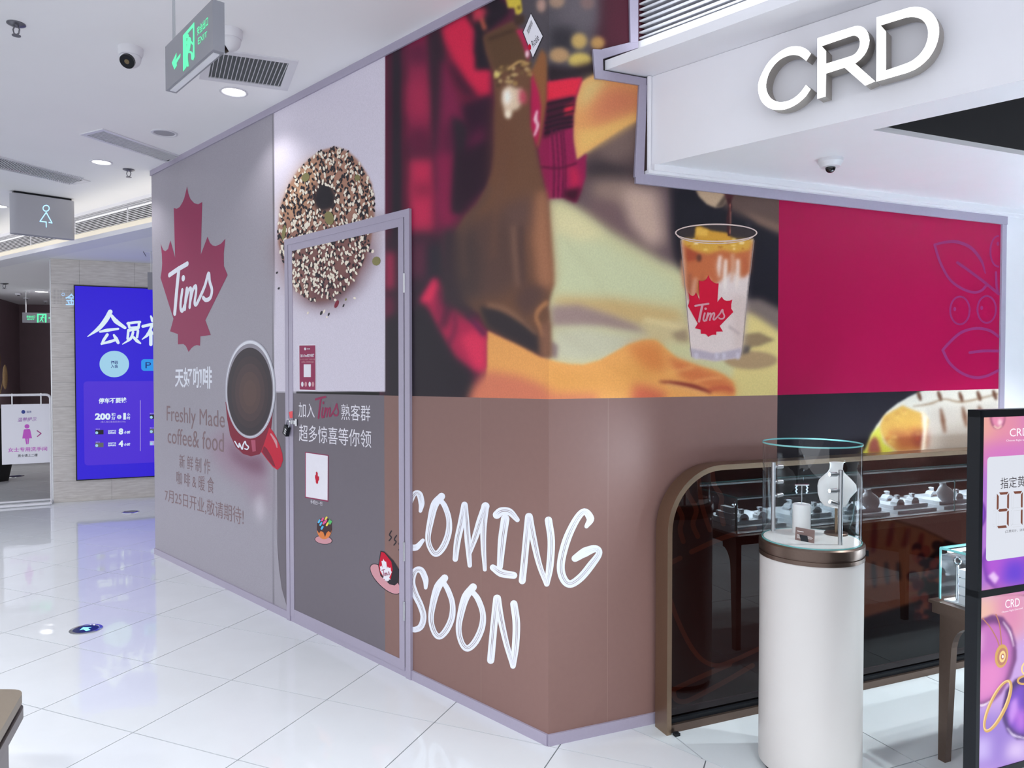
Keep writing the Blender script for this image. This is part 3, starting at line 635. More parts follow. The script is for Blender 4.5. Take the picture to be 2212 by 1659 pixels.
# vertical joints between the printed sheets
for x in (410, 455, 504): flat_px('sheet_joint', L, [(x, L_y) for L_y in (300, 301)]+[(x+1, 301), (x+1, 300)], I_LGREY, p_grey, 0.003) if False else None
M_JOINT = mat('sheet_joint', (150, 120, 112), 0.5, noise=0.1)
for x in (1040,): 
    u = L.px(x, 1200)[0]; flat('sheet_joint', L, [[(u, V_BOT), (u+0.002, V_BOT), (u+0.002, SEAM(u)), (u, SEAM(u))]], M_JOINT, p_brown, 0.0025)
for x in (1312,):
    u = R.px(x, 1200)[0]; flat('sheet_joint', R, [[(u, V_BOT), (u+0.002, V_BOT), (u+0.002, 1.497), (u, 1.497)]], M_JOINT, q_brown, 0.0025)

# edge tapes
def strip(fr, u0, u1, v0, v1, parent, n0=0.0, n1=0.012, name='edge_trim', m=None): return MB().fbox(fr, u0, u1, v0, v1, n0, n1).build(name, m or M_TRIM, parent)
strip(L, 0, U_END+0.01, CEIL-0.045, CEIL, wall_left); strip(L, 0, U_END, 0, 0.05, wall_left, name='skirting_trim')
strip(R, -0.005, UR_TRIM, 0, 0.05, wall_right, name='skirting_trim')
def strip_px(fr, pts, parent, n0=0.0, n1=0.014):
    P = [fr.pt(*fr.px(x, y, n1), n0) for x, y in pts]; return MB().prism(P, fr.N*(n1-n0)).build('edge_trim', M_TRIM, parent)
strip_px(R, [(1360, -60), (1379, -60), (1379, 90), (1362, 92)], wall_right)
strip_px(R, [(1301, 106), (1379, 87), (1379, 103), (1302, 127)], wall_right, n1=0.012)
strip_px(R, [(1281, 106), (1302, 107), (1304, 171), (1286, 169)], wall_right)
strip_px(R, [(1303, 152), (1397, 169), (1397, 186), (1303, 171)], wall_right, n1=0.012)
strip_px(R, [(1381, 184), (1398, 184), (1391, 382), (1371, 382)], wall_right)
strip(R, R.px(1370, 385)[0], UR_TRIM, V_RTOP, 2.497, wall_right, n1=0.016)
strip(R, UR_END, UR_TRIM, 0.05, V_RTOP, wall_right)
strip(R, -0.004, R.px(1360, 0)[0], CEIL-0.045, CEIL, wall_right)

# --- prints on the grey panel
u0 = L.px(347.5, 600)[0]; u1 = L.px(492.5, 600)[0]; v1 = L.px(412, 400)[1]; v0 = L.px(415, 760)[1]
leaf_uv(L, u0, u1, v0, v1, p_grey, 0.003, I_MAROON, I_WHITE)
for s, q, m, b in [('天好咖啡', [(378, 795), (458, 791), (458, 841), (378, 837)], I_WHITE, 0.02),
                   ('Freshly Made', [(360, 876.5), (485, 887.6), (485, 936), (360, 919)], I_TAUPE, 0.0), ('coffee& food', [(362, 924), (483, 935), (483, 977), (362, 957)], I_TAUPE, 0.0),
                   ('新 鲜 制 作', [(387, 981), (454, 992), (454, 1026), (387, 1010)], I_TAUPE, 0.0), ('咖 啡 & 暖 食', [(381, 1017), (462, 1032), (462, 1067), (381, 1045)], I_TAUPE, 0.0),
                   ('7月25日开业,敬请期待!', [(356, 1055), (526, 1097), (526, 1137), (356, 1083)], I_TAUPE, 0.0)]:
    text_px('lettering', L, s, q, m, p_grey, 0.003, bold=b)
# mug
mug = flat_px('mug_picture', L, cM((592, 560), (606, 700), (630, 830), (675, 925), (735, 982), (800, 1002), (870, 985), (925, 900), (965, 770), (985, 560)), I_MUGDARK, p_grey, 0.003); tag(mug, 'printed picture of a red mug of black coffee')
flat_px('mug_glint', L, cM((800, 870), (835, 870), (840, 960), (812, 965)), ink('glint', (176, 84, 108)), mug, 0.0034)
flat_px('mug_handle', L, cM((950, 765), (980, 800), (1005, 845), (1035, 915), (1055, 980), (1060, 1035), (1042, 1088), (1015, 1113), (978, 1088), (935, 1035), (882, 966), (905, 905)), I_MUGRED, mug, 0.0034); flat_px('mug_handle_inside', L, cM((905, 918), (930, 940), (965, 1000), (990, 1060), (1000, 1090), (975, 1075), (925, 1015), (890, 965)), I_MUGDARK, mug, 0.0036)
pieces_px('mug_handle_glint', L, ribbon(cM((962, 820), (1000, 880), (1012, 930)), [3, 6, 2]), I_PINK, mug, 0.0038)
RIMG = [((795, 455), 205, 402, (186, 186, 198)), ((794, 452), 196, 392, (226, 228, 236)), ((792, 462), 190, 378, (150, 146, 156))]
for k, (c, rx, ry, col) in enumerate(RIMG): flat_px('mug_rim', L, cM(*disc(c, rx, ry, 64)), ink('rim%d' % k, col), mug, 0.0042+0.0003*k)
for k, (sx, col) in enumerate([(1.0, (58, 50, 56)), (0.82, (66, 54, 58)), (0.66, (76, 60, 62)), (0.48, (86, 66, 64)), (0.3, (92, 70, 66))]):
    flat_px('coffee', L, cM(*disc((791, 475+(1-sx)*20), 183*sx, 358*sx, 64)), ink('coffee%d' % k, col), mug, 0.0052+0.0003*k)
u0, v1 = L.px(330+665/3.771, 720+860/3.771); u1, v0 = L.px(330+785/3.771, 720+950/3.771)
pieces_px('lettering', L, [q for s, w in [(cM((668, 880), (700, 930), (705, 895), (728, 945), (735, 910)), 2.6), (cM((735, 910), (752, 880), (760, 905), (780, 925), (770, 945), (750, 940)), 2.8)] for q in ribbon(s, w)], I_WHITE, mug, 0.0036)
# bagel seeds, printed on wall and door leaf alike
def seeds(fr, parent, n, box, count, seed):
    r = random.Random(seed); Pb = np.array(BAG); bl = []; wh = []
    def inside(x, y, P):
        ins = False
        for i in range(len(P)):
            (ax, ay), (bx, by) = P[i], P[(i+1) % len(P)]
            if (ay > y) != (by > y) and x < ax+(y-ay)*(bx-ax)/(by-ay): ins = not ins
        return ins
    hole = [(580+x/3.771, 280+y/3.771) for x, y in disc((455, 555), 84, 108, 20)]
    while len(bl)+len(wh) < count:
        x = r.uniform(598, 812); y = r.uniform(315, 655)
        if not inside(x, y, BAG) or inside(x, y, hole): continue
        s = r.uniform(0.8, 1.25); e = disc((x, y), 2.0*s, 4.0*s, 8, r.uniform(-0.7, 0.7)); black = r.random() < (0.62 if y < 520 else 0.5)
        if box and not (box[0] < x < box[2] and box[1] < y-(x-box[0])*box[4] < box[3]): continue
        (bl if black else wh).append(e)
    return bl, wh
bl, wh = seeds(L, p_white, 0.003, None, 1450, 3)
flat_px('pumpkin_seed', L, disc((795, 563), 8, 11, 14, 0.3), I_OLIVE, p_white, 0.003)
pieces_px('black_sesame', L, bl, I_BLACK, p_white, 0.0032)['kind'] = 'stuff'
pieces_px('white_sesame', L, wh, I_CREAM, p_white, 0.0040)['kind'] = 'stuff'
for c, rx, ry, rot in [((660, 383), 8, 10, 0.5), ((711, 471), 10, 15, -0.2), ((613, 502), 4, 17, 0.15), ((796, 511), 5, 14, 0.2), ((621, 630), 5, 10, 0.2), ((772, 384), 6, 7, 0)]:
    flat_px('pumpkin_seed', L, disc(c, rx, ry, 14, rot), I_OLIVE, p_white, 0.0048)
for x, y in [(598, 589), (602, 623)]: flat_px('fallen_seed', L, disc((x, y), 2, 3, 8, 0.6), I_BLACK, p_white, 0.004)

# --- door in the hoarding ------------------------------------------------------
uDL = L.px(629.5, 900)[0]; uDR = L.px(877.5, 900)[0]; vDT = L.px(750, 500)[1]; vDT = L.px(877, 469)[1]; vDB = L.px(866, 1441)[1]
door = thing('door_1', L.pt((uDL+uDR)/2, 0), 'flush hoarding door edged in lilac grey tape with printed invitation text', kind='structure')
MB().fbox(L, uDR-0.012, uDL+0.004, 0.0, vDT+0.012, 0.0005, 0.0045).build('rebate', M_BLACK, door)
leaf = MB().fbox(L, uDR, uDL, vDB, vDT, 0.005, 0.012).build('leaf', M_BOARD, door)
ND = 0.0125
sm = SEAM(uDL)
lw = grid_print('printed_panel', L, [(uDL, vDT), (U_MUR, vDT), (U_MUR, SEAM(U_MUR)), (uDL, sm)], 110, 170, leaf, ND)
grid_print('printed_panel', L, [(U_MUR, vDT), (uDR, vDT), (uDR, SEAM(uDR)), (U_MUR, SEAM(U_MUR))], 24, 170, leaf, ND)
lg = flat('printed_panel', L, [[(uDL, vDB), (uDL, sm), (U_MUR, SEAM(U_MUR)), (U_MUR, vDB)]], I_DGREY, leaf, ND)
flat('printed_panel', L, [[(U_MUR, vDB), (U_MUR, SEAM(U_MUR)), (uDR, SEAM(uDR)), (uDR, vDB)]], I_BROWN, leaf, ND)
DQ = [(630, 527), (877.5, 470), (877.5, 1440), (630, 1333)]
def clipq(P):
    for i in range(4):
        (ax, ay), (bx, by) = DQ[i], DQ[(i+1) % 4]; a, b = (by-ay), -(bx-ax); P = clip_poly(P, a, b, a*ax+b*ay) if P else P
    return P
# which side is inside: test centre
a_, b_ = DQ[1][1]-DQ[0][1], -(DQ[1][0]-DQ[0][0])
if a_*750+b_*900 > a_*DQ[0][0]+b_*DQ[0][1]: DQ = DQ[::-1]
pieces_px('black_sesame', L, [q for q in (clipq(p) for p in bl) if len(q) > 2], I_BLACK, leaf, ND+0.001)['kind'] = 'stuff'
pieces_px('white_sesame', L, [q for q in (clipq(p) for p in wh) if len(q) > 2], I_CREAM, leaf, ND+0.0016)['kind'] = 'stuff'
for x, y, rx, ry, m in [(813, 564, 9, 10, I_OLIVE), (800, 542, 2.5, 4, I_BLACK), (805, 543, 3, 4, I_CREAM), (727, 657, 4, 9, I_MUGDARK), (694, 676, 2.5, 5, I_BLACK), (700, 673, 2, 5, I_CREAM), (710, 679, 2, 4, I_BLACK), (742, 660, 1.5, 4, I_BLACK), (747, 647, 2, 3, I_OLIVE), (766, 644, 3, 2.5, I_CREAM), (724, 648, 3, 3, I_CREAM), (665, 676, 2, 3, I_CREAM), (706, 685, 2, 2, I_CREAM)]:
    flat_px('fallen_seed', L, disc((x, y), rx, ry, 12, 0.4), m, leaf, ND+0.001)
nt_ = ND+0.001
text_px('lettering', L, '加入', [(645, 869), (679.6, 872.4), (679.6, 903), (645, 901)], I_CARD, leaf, nt_)
a = L.px(681, 903, nt_); b = L.px(731, 857, nt_); tims_uv('lettering', L, a[0], b[0], a[1], b[1], leaf, nt_, I_MAROON)
text_px('lettering', L, '熟客群', [(737, 872.4), (800, 875.5), (800, 910.5), (737, 907)], I_CARD, leaf, nt_)
text_px('lettering', L, '超多惊喜等你领', [(645.8, 916.5), (802, 930), (802, 968), (645.8, 952.7)], I_CARD, leaf, nt_)
c_ = flat_px('code_card', L, [(659, 976), (709.5, 983), (709, 1084), (659, 1075)], I_MAROON, leaf, nt_); flat_px('blank_field', L, [(660.5, 978), (708, 984.7), (707.5, 1081), (660.5, 1073)], I_CARD, c_, nt_+0.001)
a = L.px(681, 1045, nt_); b = L.px(690, 1018, nt_)
flat('maple_leaf_emblem', L, [[(a[0]+(p[0]-185)/409*(b[0]-a[0]), b[1]-(p[1]-803)/561*(b[1]-a[1])) for p in LEAF]], I_LOGORED, c_, nt_+0.002)
text_px('lettering', L, '手机扫一扫', [(670.6, 1079), (696, 1084), (696, 1092.5), (670.6, 1088)], I_CARD, leaf, nt_)
# plate with doughnut and tilted cup on a saucer (the figure that carries them is left out)
cD = lambda *p: [(600+x/3.606, 1000+y/3.606) for x, y in p]
dn = flat_px('plate_picture', L, cD(*disc((356, 600), 70, 34, 32, 0.12)), I_BLACK, leaf, nt_); flat_px('plate_face', L, cD(*disc((356, 600), 65, 30, 32, 0.12)), I_PINK, dn, nt_+0.0005)
flat_px('doughnut', L, cD(*disc((362, 512), 58, 82, 32)), ink('doughnut', (222, 130, 70)), dn, nt_+0.001)
flat_px('chocolate_icing', L, cD((304, 520), (306, 470), (330, 435), (362, 428), (395, 435), (418, 470), (420, 520), (412, 545), (395, 530), (380, 545), (368, 578), (355, 540), (335, 530), (322, 548)), ink('chocolate', (66, 44, 48)), dn, nt_+0.0014)
for k, (x, y) in enumerate([(322, 455), (348, 440), (376, 432), (400, 455), (335, 475), (360, 465), (385, 478), (410, 465), (345, 505), (372, 455)]):
    pieces_px('sprinkle', L, ribbon(cD((x-4, y+8), (x+5, y-8)), 4.0, 2), [ink('sprinkle0', (90, 190, 235)), ink('sprinkle1', (226, 90, 150)), ink('sprinkle2', (240, 220, 90)), ink('sprinkle3', (90, 190, 110))][k % 4], dn, nt_+0.0018)
cu = flat_px('saucer_picture', L, cD(*disc((838, 905), 158, 66, 36, 0.78)), I_BLACK, leaf, nt_); flat_px('saucer_face', L, cD(*disc((838, 905), 152, 60, 36, 0.78)), I_PINK, cu, nt_+0.0005)
flat_px('cup_outline', L, cD((800, 685), (830, 690), (900, 760), (945, 830), (940, 930), (910, 955), (870, 945), (800, 880), (782, 800)), I_BLACK, cu, nt_+0.001)
flat_px('cup_body', L, cD((806, 692), (830, 700), (885, 770), (895, 830), (880, 905), (850, 915), (800, 860), (788, 800)), I_LOGORED, cu, nt_+0.0014)
P4 = [np.array(L.px(*q, nt_)) for q in cD((788, 745), (870, 745), (905, 925), (812, 925))]
g4 = lambda p: tuple((P4[0]*(1-x_)+P4[1]*x_)*(1-y_)+(P4[3]*(1-x_)+P4[2]*x_)*y_ for x_, y_ in [((p[0]-185)/409, (p[1]-803)/561)])[0]
flat('maple_leaf_emblem', L, [[tuple(g4(p)) for p in LEAF]], I_CARD, cu, nt_+0.0018)
flat('lettering', L, [[tuple(g4(p)) for p in q] for s, w in TIMS for q in ribbon(s, w)], I_MAROON, cu, nt_+0.0022)
for p in [((885, 530), (870, 560), (885, 580), (868, 605)), ((925, 565), (908, 595), (922, 615), (905, 640)), ((958, 605), (945, 630), (958, 650), (945, 678))]:
    pieces_px('steam_line', L, ribbon(cD(*p), 2.6), I_BLACK, cu, nt_)
# little maroon notice stuck on the door
nt = flat_px('notice', L, [(645.5, 744.5), (681.8, 744), (682.3, 844.5), (646.5, 843.5)], I_CARD, leaf, nt_); flat_px('notice_field', L, [(646.5, 746.5), (681, 746), (681.3, 842.5), (647.3, 841.5)], I_MAROON, nt, nt_+0.0005)
text_px('lettering', L, '加入Tims官方社群', [(649, 765), (678.5, 764), (678.5, 771), (649, 772)], I_CARD, nt, nt_+0.001, bold=0.03)
text_px('lettering', L, '扫一扫 小程序 下单享优惠', [(648, 774.5), (680, 774.5), (680, 778), (648, 778)], I_PINK, nt, nt_+0.001)
text_px('lettering', L, '立即加入享受更多福利', [(651, 780), (678, 780), (678, 784), (651, 784)], I_PINK, nt, nt_+0.001)
flat_px('blank_field', L, rect_px(656, 787, 671.5, 814.5), I_CARD, nt, nt_+0.001)
a = L.px(657, 757, nt_); b = L.px(662, 750, nt_); flat('maple_leaf_emblem', L, [[(a[0]+(p[0]-185)/409*(b[0]-a[0]), b[1]-(p[1]-803)/561*(b[1]-a[1])) for p in LEAF]], I_CARD, nt, nt_+0.001)
text_px('lettering', L, '天好咖啡', [(662.5, 752), (670, 752), (670, 755.5), (662.5, 755.5)], I_CARD, nt, nt_+0.001)
for x, m in [(653, I_CARD), (660.5, I_PINK), (669, I_CARD), (676, I_PINK)]: flat_px('snack_picture', L, disc((x, 830), 2.6, 5.5, 14), m, nt, nt_+0.001)
# door tapes
d_t = lambda u0, u1, v0, v1, n1=0.018, nm='edge_trim', n0=0.0: strip(L, u0, u1, v0, v1, door, n0, n1, nm)
uo = L.px(891, 900)[0]; ui = L.px(880.5, 900)[0]; ul = L.px(622, 900)[0]; us = L.px(637.5, 900)[0]; ur = L.px(866.5, 900)[0]
vo1 = L.px(890, 451)[1]; vo0 = L.px(890, 467)[1]; vl1 = vDT; vl0 = L.px(870, 490)[1]; vb1 = L.px(866, 1420)[1]
d_t(uo, ui, 0.0, vo1); d_t(ui, ul, vo0, vo1); d_t(uDL+0.003, ul, 0.0, vo0)
d_t(us, uDL, vDB, vDT, 0.016, 'leaf_edge_trim', 0.012); d_t(uDR, ur, vDB, vDT, 0.016, 'leaf_edge_trim', 0.012); d_t(ur, us, vl0, vDT, 0.0155, 'leaf_edge_trim', 0.012); d_t(ur, us, vDB, vb1, 0.0155, 'leaf_edge_trim', 0.012)
for y in (612, 1190, 1318):
    u, v = L.px(879.3, y); MB().tube([L.pt(u, v-0.05, 0.018), L.pt(u, v+0.05, 0.018)], 0.007, 10).build('hinge', M_STEEL, door, True)
# hasp, padlock, red tag
hu, hv = L.px(633, 912, 0.018)
MB().fbox(L, hu-0.05, hu+0.03, hv-0.012, hv+0.012, 0.018, 0.022).fbox(L, hu-0.052, hu-0.03, hv-0.022, hv+0.022, 0.018, 0.021).build('hasp', M_STEEL, door)
pu, pv = L.px(614, 925, 0.05)
lock = thing('padlock', L.pt(pu, pv-0.05, 0.03), 'black combination padlock with steel shackle hanging on the hoarding door hasp', 'padlock')
ax = (L.U*0.42+np.array([0, 0, -0.9])); ax = ax/np.linalg.norm(ax); sd = np.cross(ax, L.N); c0 = L.pt(hu+0.03, hv, 0.034)
MB().obox(c0+ax*0.03-sd*0.024-L.N*0.011, ax*0.062, sd*0.048, L.N*0.022).build('body', M_BLACK, lock)
pth = [c0+ax*0.035-sd*0.016]+[c0-ax*(0.004+0.016*math.sin(t))-sd*0.016*math.cos(t) for t in np.linspace(0, math.pi, 9)]+[c0+ax*0.035+sd*0.016]
MB().tube(pth, 0.0045, 8).build('shackle', M_CHROME, lock, True)
for k in range(3): MB().obox(c0+ax*(0.044+0.014*k)-sd*0.020+L.N*0.011, ax*0.008, sd*0.022, L.N*0.003).build('dial', M_STEEL, lock)
tg = flat_px('tag_sticker', L, [(624, 890), (632, 887.5), (632, 903), (626, 903.5)], mat('red_sticker', (236, 50, 62), 0.4, noise=0.03), door, 0.019); tag(tg, 'small red sticker')

# --- COMING SOON brush lettering, running over the corner
cS = lambda *p: [(860+x/3.319, 1000+y/3.319) for x, y in p]
LET = [[([(160, 345), (168, 290), (152, 225), (115, 225), (70, 330), (60, 480), (80, 590), (130, 605), (178, 555)], [22, 38, 40, 30, 40, 44, 40, 40, 24])],
       [([(312, 240), (262, 300), (232, 420), (214, 540), (236, 620), (275, 652), (325, 600), (362, 500), (364, 400), (335, 310), (300, 262)], [46, 50, 42, 34, 34, 38, 42, 40, 34, 34, 30])],
       [([(410, 690), (425, 560), (455, 420), (476, 300)], [34, 42, 44, 40]), ([(480, 300), (490, 420), (500, 560), (514, 735)], [34, 36, 40, 28]), ([(512, 650), (550, 540), (590, 420), (628, 310)], [26, 40, 50, 50]), ([(625, 310), (612, 460), (612, 600), (622, 765)], [50, 40, 34, 24])],
       [([(708, 372), (740, 348), (800, 352), (855, 408)], [52, 52, 46, 30]), ([(768, 400), (745, 560), (730, 745)], [54, 52, 38]), ([(680, 750), (740, 790), (830, 806)], [40, 50, 44])],
       [([(890, 845), (905, 700), (920, 540), (936, 385)], [44, 44, 44, 46]), ([(940, 385), (965, 520), (1010, 720), (1065, 870)], [46, 44, 36, 30]), ([(1078, 410), (1098, 560), (1088, 740), (1066, 868)], [46, 46, 46, 34])],
       [([(1350, 455), (1378, 400), (1335, 348), (1275, 410), (1205, 560), (1166, 730), (1185, 830), (1235, 868), (1310, 820), (1385, 730), (1440, 650), (1415, 615), (1340, 640), (1268, 685)], [26, 50, 40, 46, 52, 50, 50, 48, 50, 50, 40, 44, 60, 44])],
       [([(198, 895), (196, 835), (165, 770), (122, 775), (98, 850), (118, 930), (160, 1020), (182, 1100), (165, 1170), (120, 1195), (60, 1180)], [22, 38, 40, 36, 44, 44, 40, 38, 40, 36, 24])],
       [([(334, 825), (285, 890), (252, 1000), (236, 1120), (258, 1210), (296, 1245), (345, 1200), (385, 1110), (390, 1010), (362, 920), (330, 860)], [46, 50, 42, 34, 34, 38, 42, 40, 34, 34, 30])],
       [([(538, 890), (485, 960), (452, 1070), (434, 1190), (456, 1290), (498, 1330), (555, 1280), (600, 1180), (608, 1080), (575, 980), (535, 925)], [48, 52, 44, 36, 36, 40, 44, 42, 36, 36, 32])],
       [([(664, 1415), (678, 1260), (692, 1110), (708, 970)], [46, 46, 44, 46]), ([(712, 970), (735, 1110), (775, 1290), (822, 1450)], [46, 42, 36, 32]), ([(830, 1010), (848, 1150), (842, 1310), (824, 1455)], [46, 48, 46, 36])]]
for k, strokes in enumerate(LET):
    P = [q for s, w in strokes for q in ribbon(cS(*s), [1.14*x/3.319 for x in w], 6)]
    St = [q for s, w in strokes for o in (-0.16, 0.06) for q in ribbon(cS(*s)[1:-1] if len(s) > 4 else cS(*s), [0.1, 0.8, 0.6, 0.1], 6, cap=False, off=o*(w[1]/3.319))]
    cl = clip_px = (-1, 0, -891.5)
    for fr, par, c2 in ((L, p_brown, (1, 0, 1184.5)), (R, q_brown, (-1, 0, -1184.5))):
        A_ = [clip_poly(clip_poly(q, *cl), *c2) for q in P]; A_ = [q for q in A_ if len(q) > 2]
        if A_:
            b_ = pieces_px('brush_letter', fr, A_, I_WHITE, par, 0.003)
            B_ = [clip_poly(clip_poly(q, *cl), *c2) for q in St]; B_ = [q for q in B_ if len(q) > 2]
            if B_: pieces_px('brush_streak', fr, B_, I_BROWN, b_, 0.0042)
# --- prints on the right wall
a = R.px(1484.5, 730); b = R.px(1583.5, 594); leaf_uv(R, a[0], b[0], R.px(1530, 728)[1], R.px(1530, 594)[1], q_mural, 0.004, I_LOGORED, I_PINK)
pieces_px('cup_rim', R, ring((1547, 503), 89, 20, 3.0, 60), ink('rim_light', (212, 190, 182)), q_mural, 0.003)
pieces_px('cup_rim', R, ring((1546, 506), 85, 21, 2.0, 40, a0=10, a1=170), ink('rim_light', (212, 190, 182)), q_mural, 0.003)
pieces_px('cup_edge', R, [q for s in ([(1470, 520), (1478, 600), (1487, 700), (1491, 745), (1494, 770)], [(1629, 520), (1615, 640), (1605, 740), (1601, 768)]) for q in ribbon(s, 1.4)], ink('rim_shade', (150, 132, 130)), q_mural, 0.003)
bd = flat_px('name_badge', R if False else L, cA((1180, 96), (1277, 282), (1196, 458), (1113, 250)), I_BLACK, p_mural, 0.003); flat_px('badge_face', L, cA((1179, 108), (1270, 282), (1194, 446), (1120, 250)), I_CARD, bd, 0.0035)
text_px('lettering', L, 'Rosie', cA((1180, 325), (1226, 255), (1244, 310), (1198, 372)), I_BLACK, bd, 0.004)
text_px('lettering', L, '我是咖啡师', cA((1145, 235), (1180, 155), (1196, 185), (1160, 270)), I_BLACK, bd, 0.004)
flat_px('badge_leaf', L, cA((1165, 340), (1180, 355), (1180, 385), (1163, 390), (1155, 365)), I_LOGORED, bd, 0.004)
cR = lambda *p: [(1660+x/2.764, 400+y/2.764) for x, y in p]
def outl(name, *strokes): pieces_px(name, R, [q for s, w in strokes for q in ribbon(cR(*s), w)], I_PURPLE, q_red, 0.003)
outl('leaf_outline', ([(1295, 525), (1270, 450), (1210, 375), (1130, 340), (1060, 340), (992, 355)], [3, 6, 7, 7, 6, 5]), ([(992, 358), (1025, 460), (1080, 560), (1150, 615), (1220, 640), (1270, 630), (1300, 600)], 5.5), ([(1128, 462), (1210, 520), (1290, 580), (1375, 650)], 6), ([(1358, 520), (1362, 600), (1370, 640)], 5))
outl('leaf_outline', ([(1375, 905), (1320, 868), (1240, 855), (1150, 880), (1080, 940), (1040, 985)], 6), ([(1040, 985), (1080, 1060), (1150, 1120), (1230, 1148), (1300, 1140), (1375, 1105)], 6), ([(1202, 1000), (1280, 990), (1372, 990)], 6))
pieces_px('berry_outline', R, ring(cR((1143, 748))[0], 23, 32, 4, 40)+[disc(cR((1112, 740))[0], 3, 4.5, 14)], I_PURPLE, q_red, 0.003)
pieces_px('berry_outline', R, ring(cR((1303, 742))[0], 22, 31, 4, 40)+[disc(cR((1273, 733))[0], 3, 4.5, 14)], I_PURPLE, q_red, 0.003)
pieces_px('berry_outline', R, [clip_poly(q, 1, 0, 2158) for q in ring(cR((1372, 395))[0], 19, 35, 4, 40)+[disc(cR((1370, 350))[0], 3, 4.5, 14)]], I_PURPLE, q_red, 0.003)
# line drawing of a steaming cup low on the brown print (seen through the tinted glass)
cG = lambda *p: [(1380+x/2.242, 900+y/2.242) for x, y in p]
def ol(*strokes): pieces_px('line_drawing', R, [q for s, w in strokes for q in ribbon(cG(*s), w/2.242)], I_LINE, q_brown, 0.003)
ol(([(215, 605), (200, 545), (210, 490), (190, 440)], 24), ([(285, 580), (262, 520), (278, 450), (240, 380), (225, 330)], 24), ([(355, 270), (365, 330), (400, 390), (395, 450), (410, 520)], 24), ([(345, 550), (320, 480), (300, 400), (290, 300)], 22))
ol(([(255, 655), (400, 590), (560, 540)], 24), ([(130, 720), (200, 685)], 24), ([(150, 880), (190, 990), (250, 1110), (310, 1180), (380, 1205), (460, 1180), (590, 1120)], 22), ([(170, 1320), (300, 1260), (440, 1200)], 24), ([(165, 1325), (180, 1370), (230, 1378), (330, 1330), (440, 1270), (550, 1205)], 24))

# ---------------------------------------------------------------- floors
M_GROUT = mat('grout', (108, 112, 118), 0.8, noise=0.1)
def tile_mat(name, rgb, rough, n=0.05):
    m = mat(name, rgb, rough, noise=n, nscale=3.0, spec=0.55); nt = m.node_tree; b = nt.nodes['Principled BSDF']
    # faint waviness of polished porcelain
    tc = nt.nodes.new('ShaderNodeTexCoord'); g = nt.nodes.new('ShaderNodeNewGeometry'); w = nt.nodes.new('ShaderNodeTexNoise'); w.inputs['Scale'].default_value = 7.0; w.inputs['Detail'].default_value = 2
    nt.links.new(g.outputs['Position'], w.inputs['Vector']); bp = nt.nodes.new('ShaderNodeBump'); bp.inputs['Strength'].default_value = 0.07; bp.inputs['Distance'].default_value = 0.01
    nt.links.new(w.outputs['Fac'], bp.inputs['Height']); nt.links.new(bp.outputs['Normal'], b.inputs['Normal'])
    return m
M_TILE = tile_mat('polished_white_tile', (222, 226, 230), 0.05)
M_SHOPTILE = tile_mat('shop_grey_tile', (216, 224, 228), 0.22)
floor = MB().box(-13, 6, -6, 17, -0.06, -0.004).build('floor', M_GROUT); tag(floor, kind='structure')
SD = np.array([math.sin(math.radians(135)), math.cos(math.radians(135))])          # line of the shop front
S0 = np.array([0.531, 3.302]); SN = np.array([SD[1], -SD[0]])*-1                       # SN points into the shop
if np.dot(np.array([3, 4])-S0, SN) < 0: SN = -SN
def tiles(e1, e2, w1, w2, step, side, m, name, keep, gap=0.0026):
    """square tiles on axes e1/e2 with joints at w1+k*step, w2+k*step, cut at the shop-front line"""
    shared = None; tone = []
    for i in range(-16, 20):
        for j in range(-26, 20):
            a0, a1, b0, b1 = w1+i*step+gap, w1+(i+1)*step-gap, w2+j*step+gap, w2+(j+1)*step-gap
            P = [e1*a+e2*b for a, b in ((a0, b0), (a1, b0), (a1, b1), (a0, b1))]; c = sum(P)/4
            if not keep(c): continue
            d = [np.dot(p-S0, SN)*side for p in P] if c[0] > -0.5 or side > 0 else [1.0]*4
            if max(d) < 0.004: continue
            if min(d) >= 0.002:
                if shared is None:
                    shared = MB().prism([(p[0], p[1], 0) for p in P], (0, 0, -0.004)).build(name, m, floor, loc=(c[0], c[1], 0))
                else: inst(shared, (c[0], c[1], 0), floor)
            else:
                nn = -SN*side; Q = clip_poly([tuple(p) for p in P], nn[0], nn[1], np.dot(nn, S0)-0.002)
                if len(Q) > 2: MB().prism([(p[0], p[1], 0) for p in Q], (0, 0, -0.004)).build(name, m, floor)
aa = math.radians(-67.5); bb = math.radians(22.5)
e1 = np.array([math.cos(aa), -math.sin(aa)]); e2 = np.array([math.cos(bb), -math.sin(bb)])
dL = lambda c: np.dot(np.array([c[0], c[1], 0])-CORNER, L.N)
dR = lambda c: np.dot(np.array([c[0], c[1], 0])-CORNER, R.N)
def keep_mall(c):
    if not (-9.5 < c[0] < 2.6 and 0.6 < c[1] < 14): return False
    if dL(c) < -0.45 and dR(c) < -0.45 and (c[0]+c[1]) > 3.2 and c[0] > -3.4: return False
    if c[0]/max(c[1], 0.1) < -0.95 or c[0]/c[1] > 0.95: return False
    if abs(c[1]) < 1.2 and abs(c[0]) > 2: return False
    return True
tiles(e1, e2, 2.361, -2.213, 0.6, -1, M_TILE, 'floor_tile', keep_mall)
fu = R.U[:2]; fn = R.N[:2]; base = CORNER[:2]
tiles(fu, fn, float(base@fu)+0.55, float(base@fn)+0.695, 0.8, 1, M_SHOPTILE, 'shop_floor_tile', lambda c: dR(c) > -0.45 and 0.4 < c[0] < 4.6 and 0.5 < c[1] < 5.5)

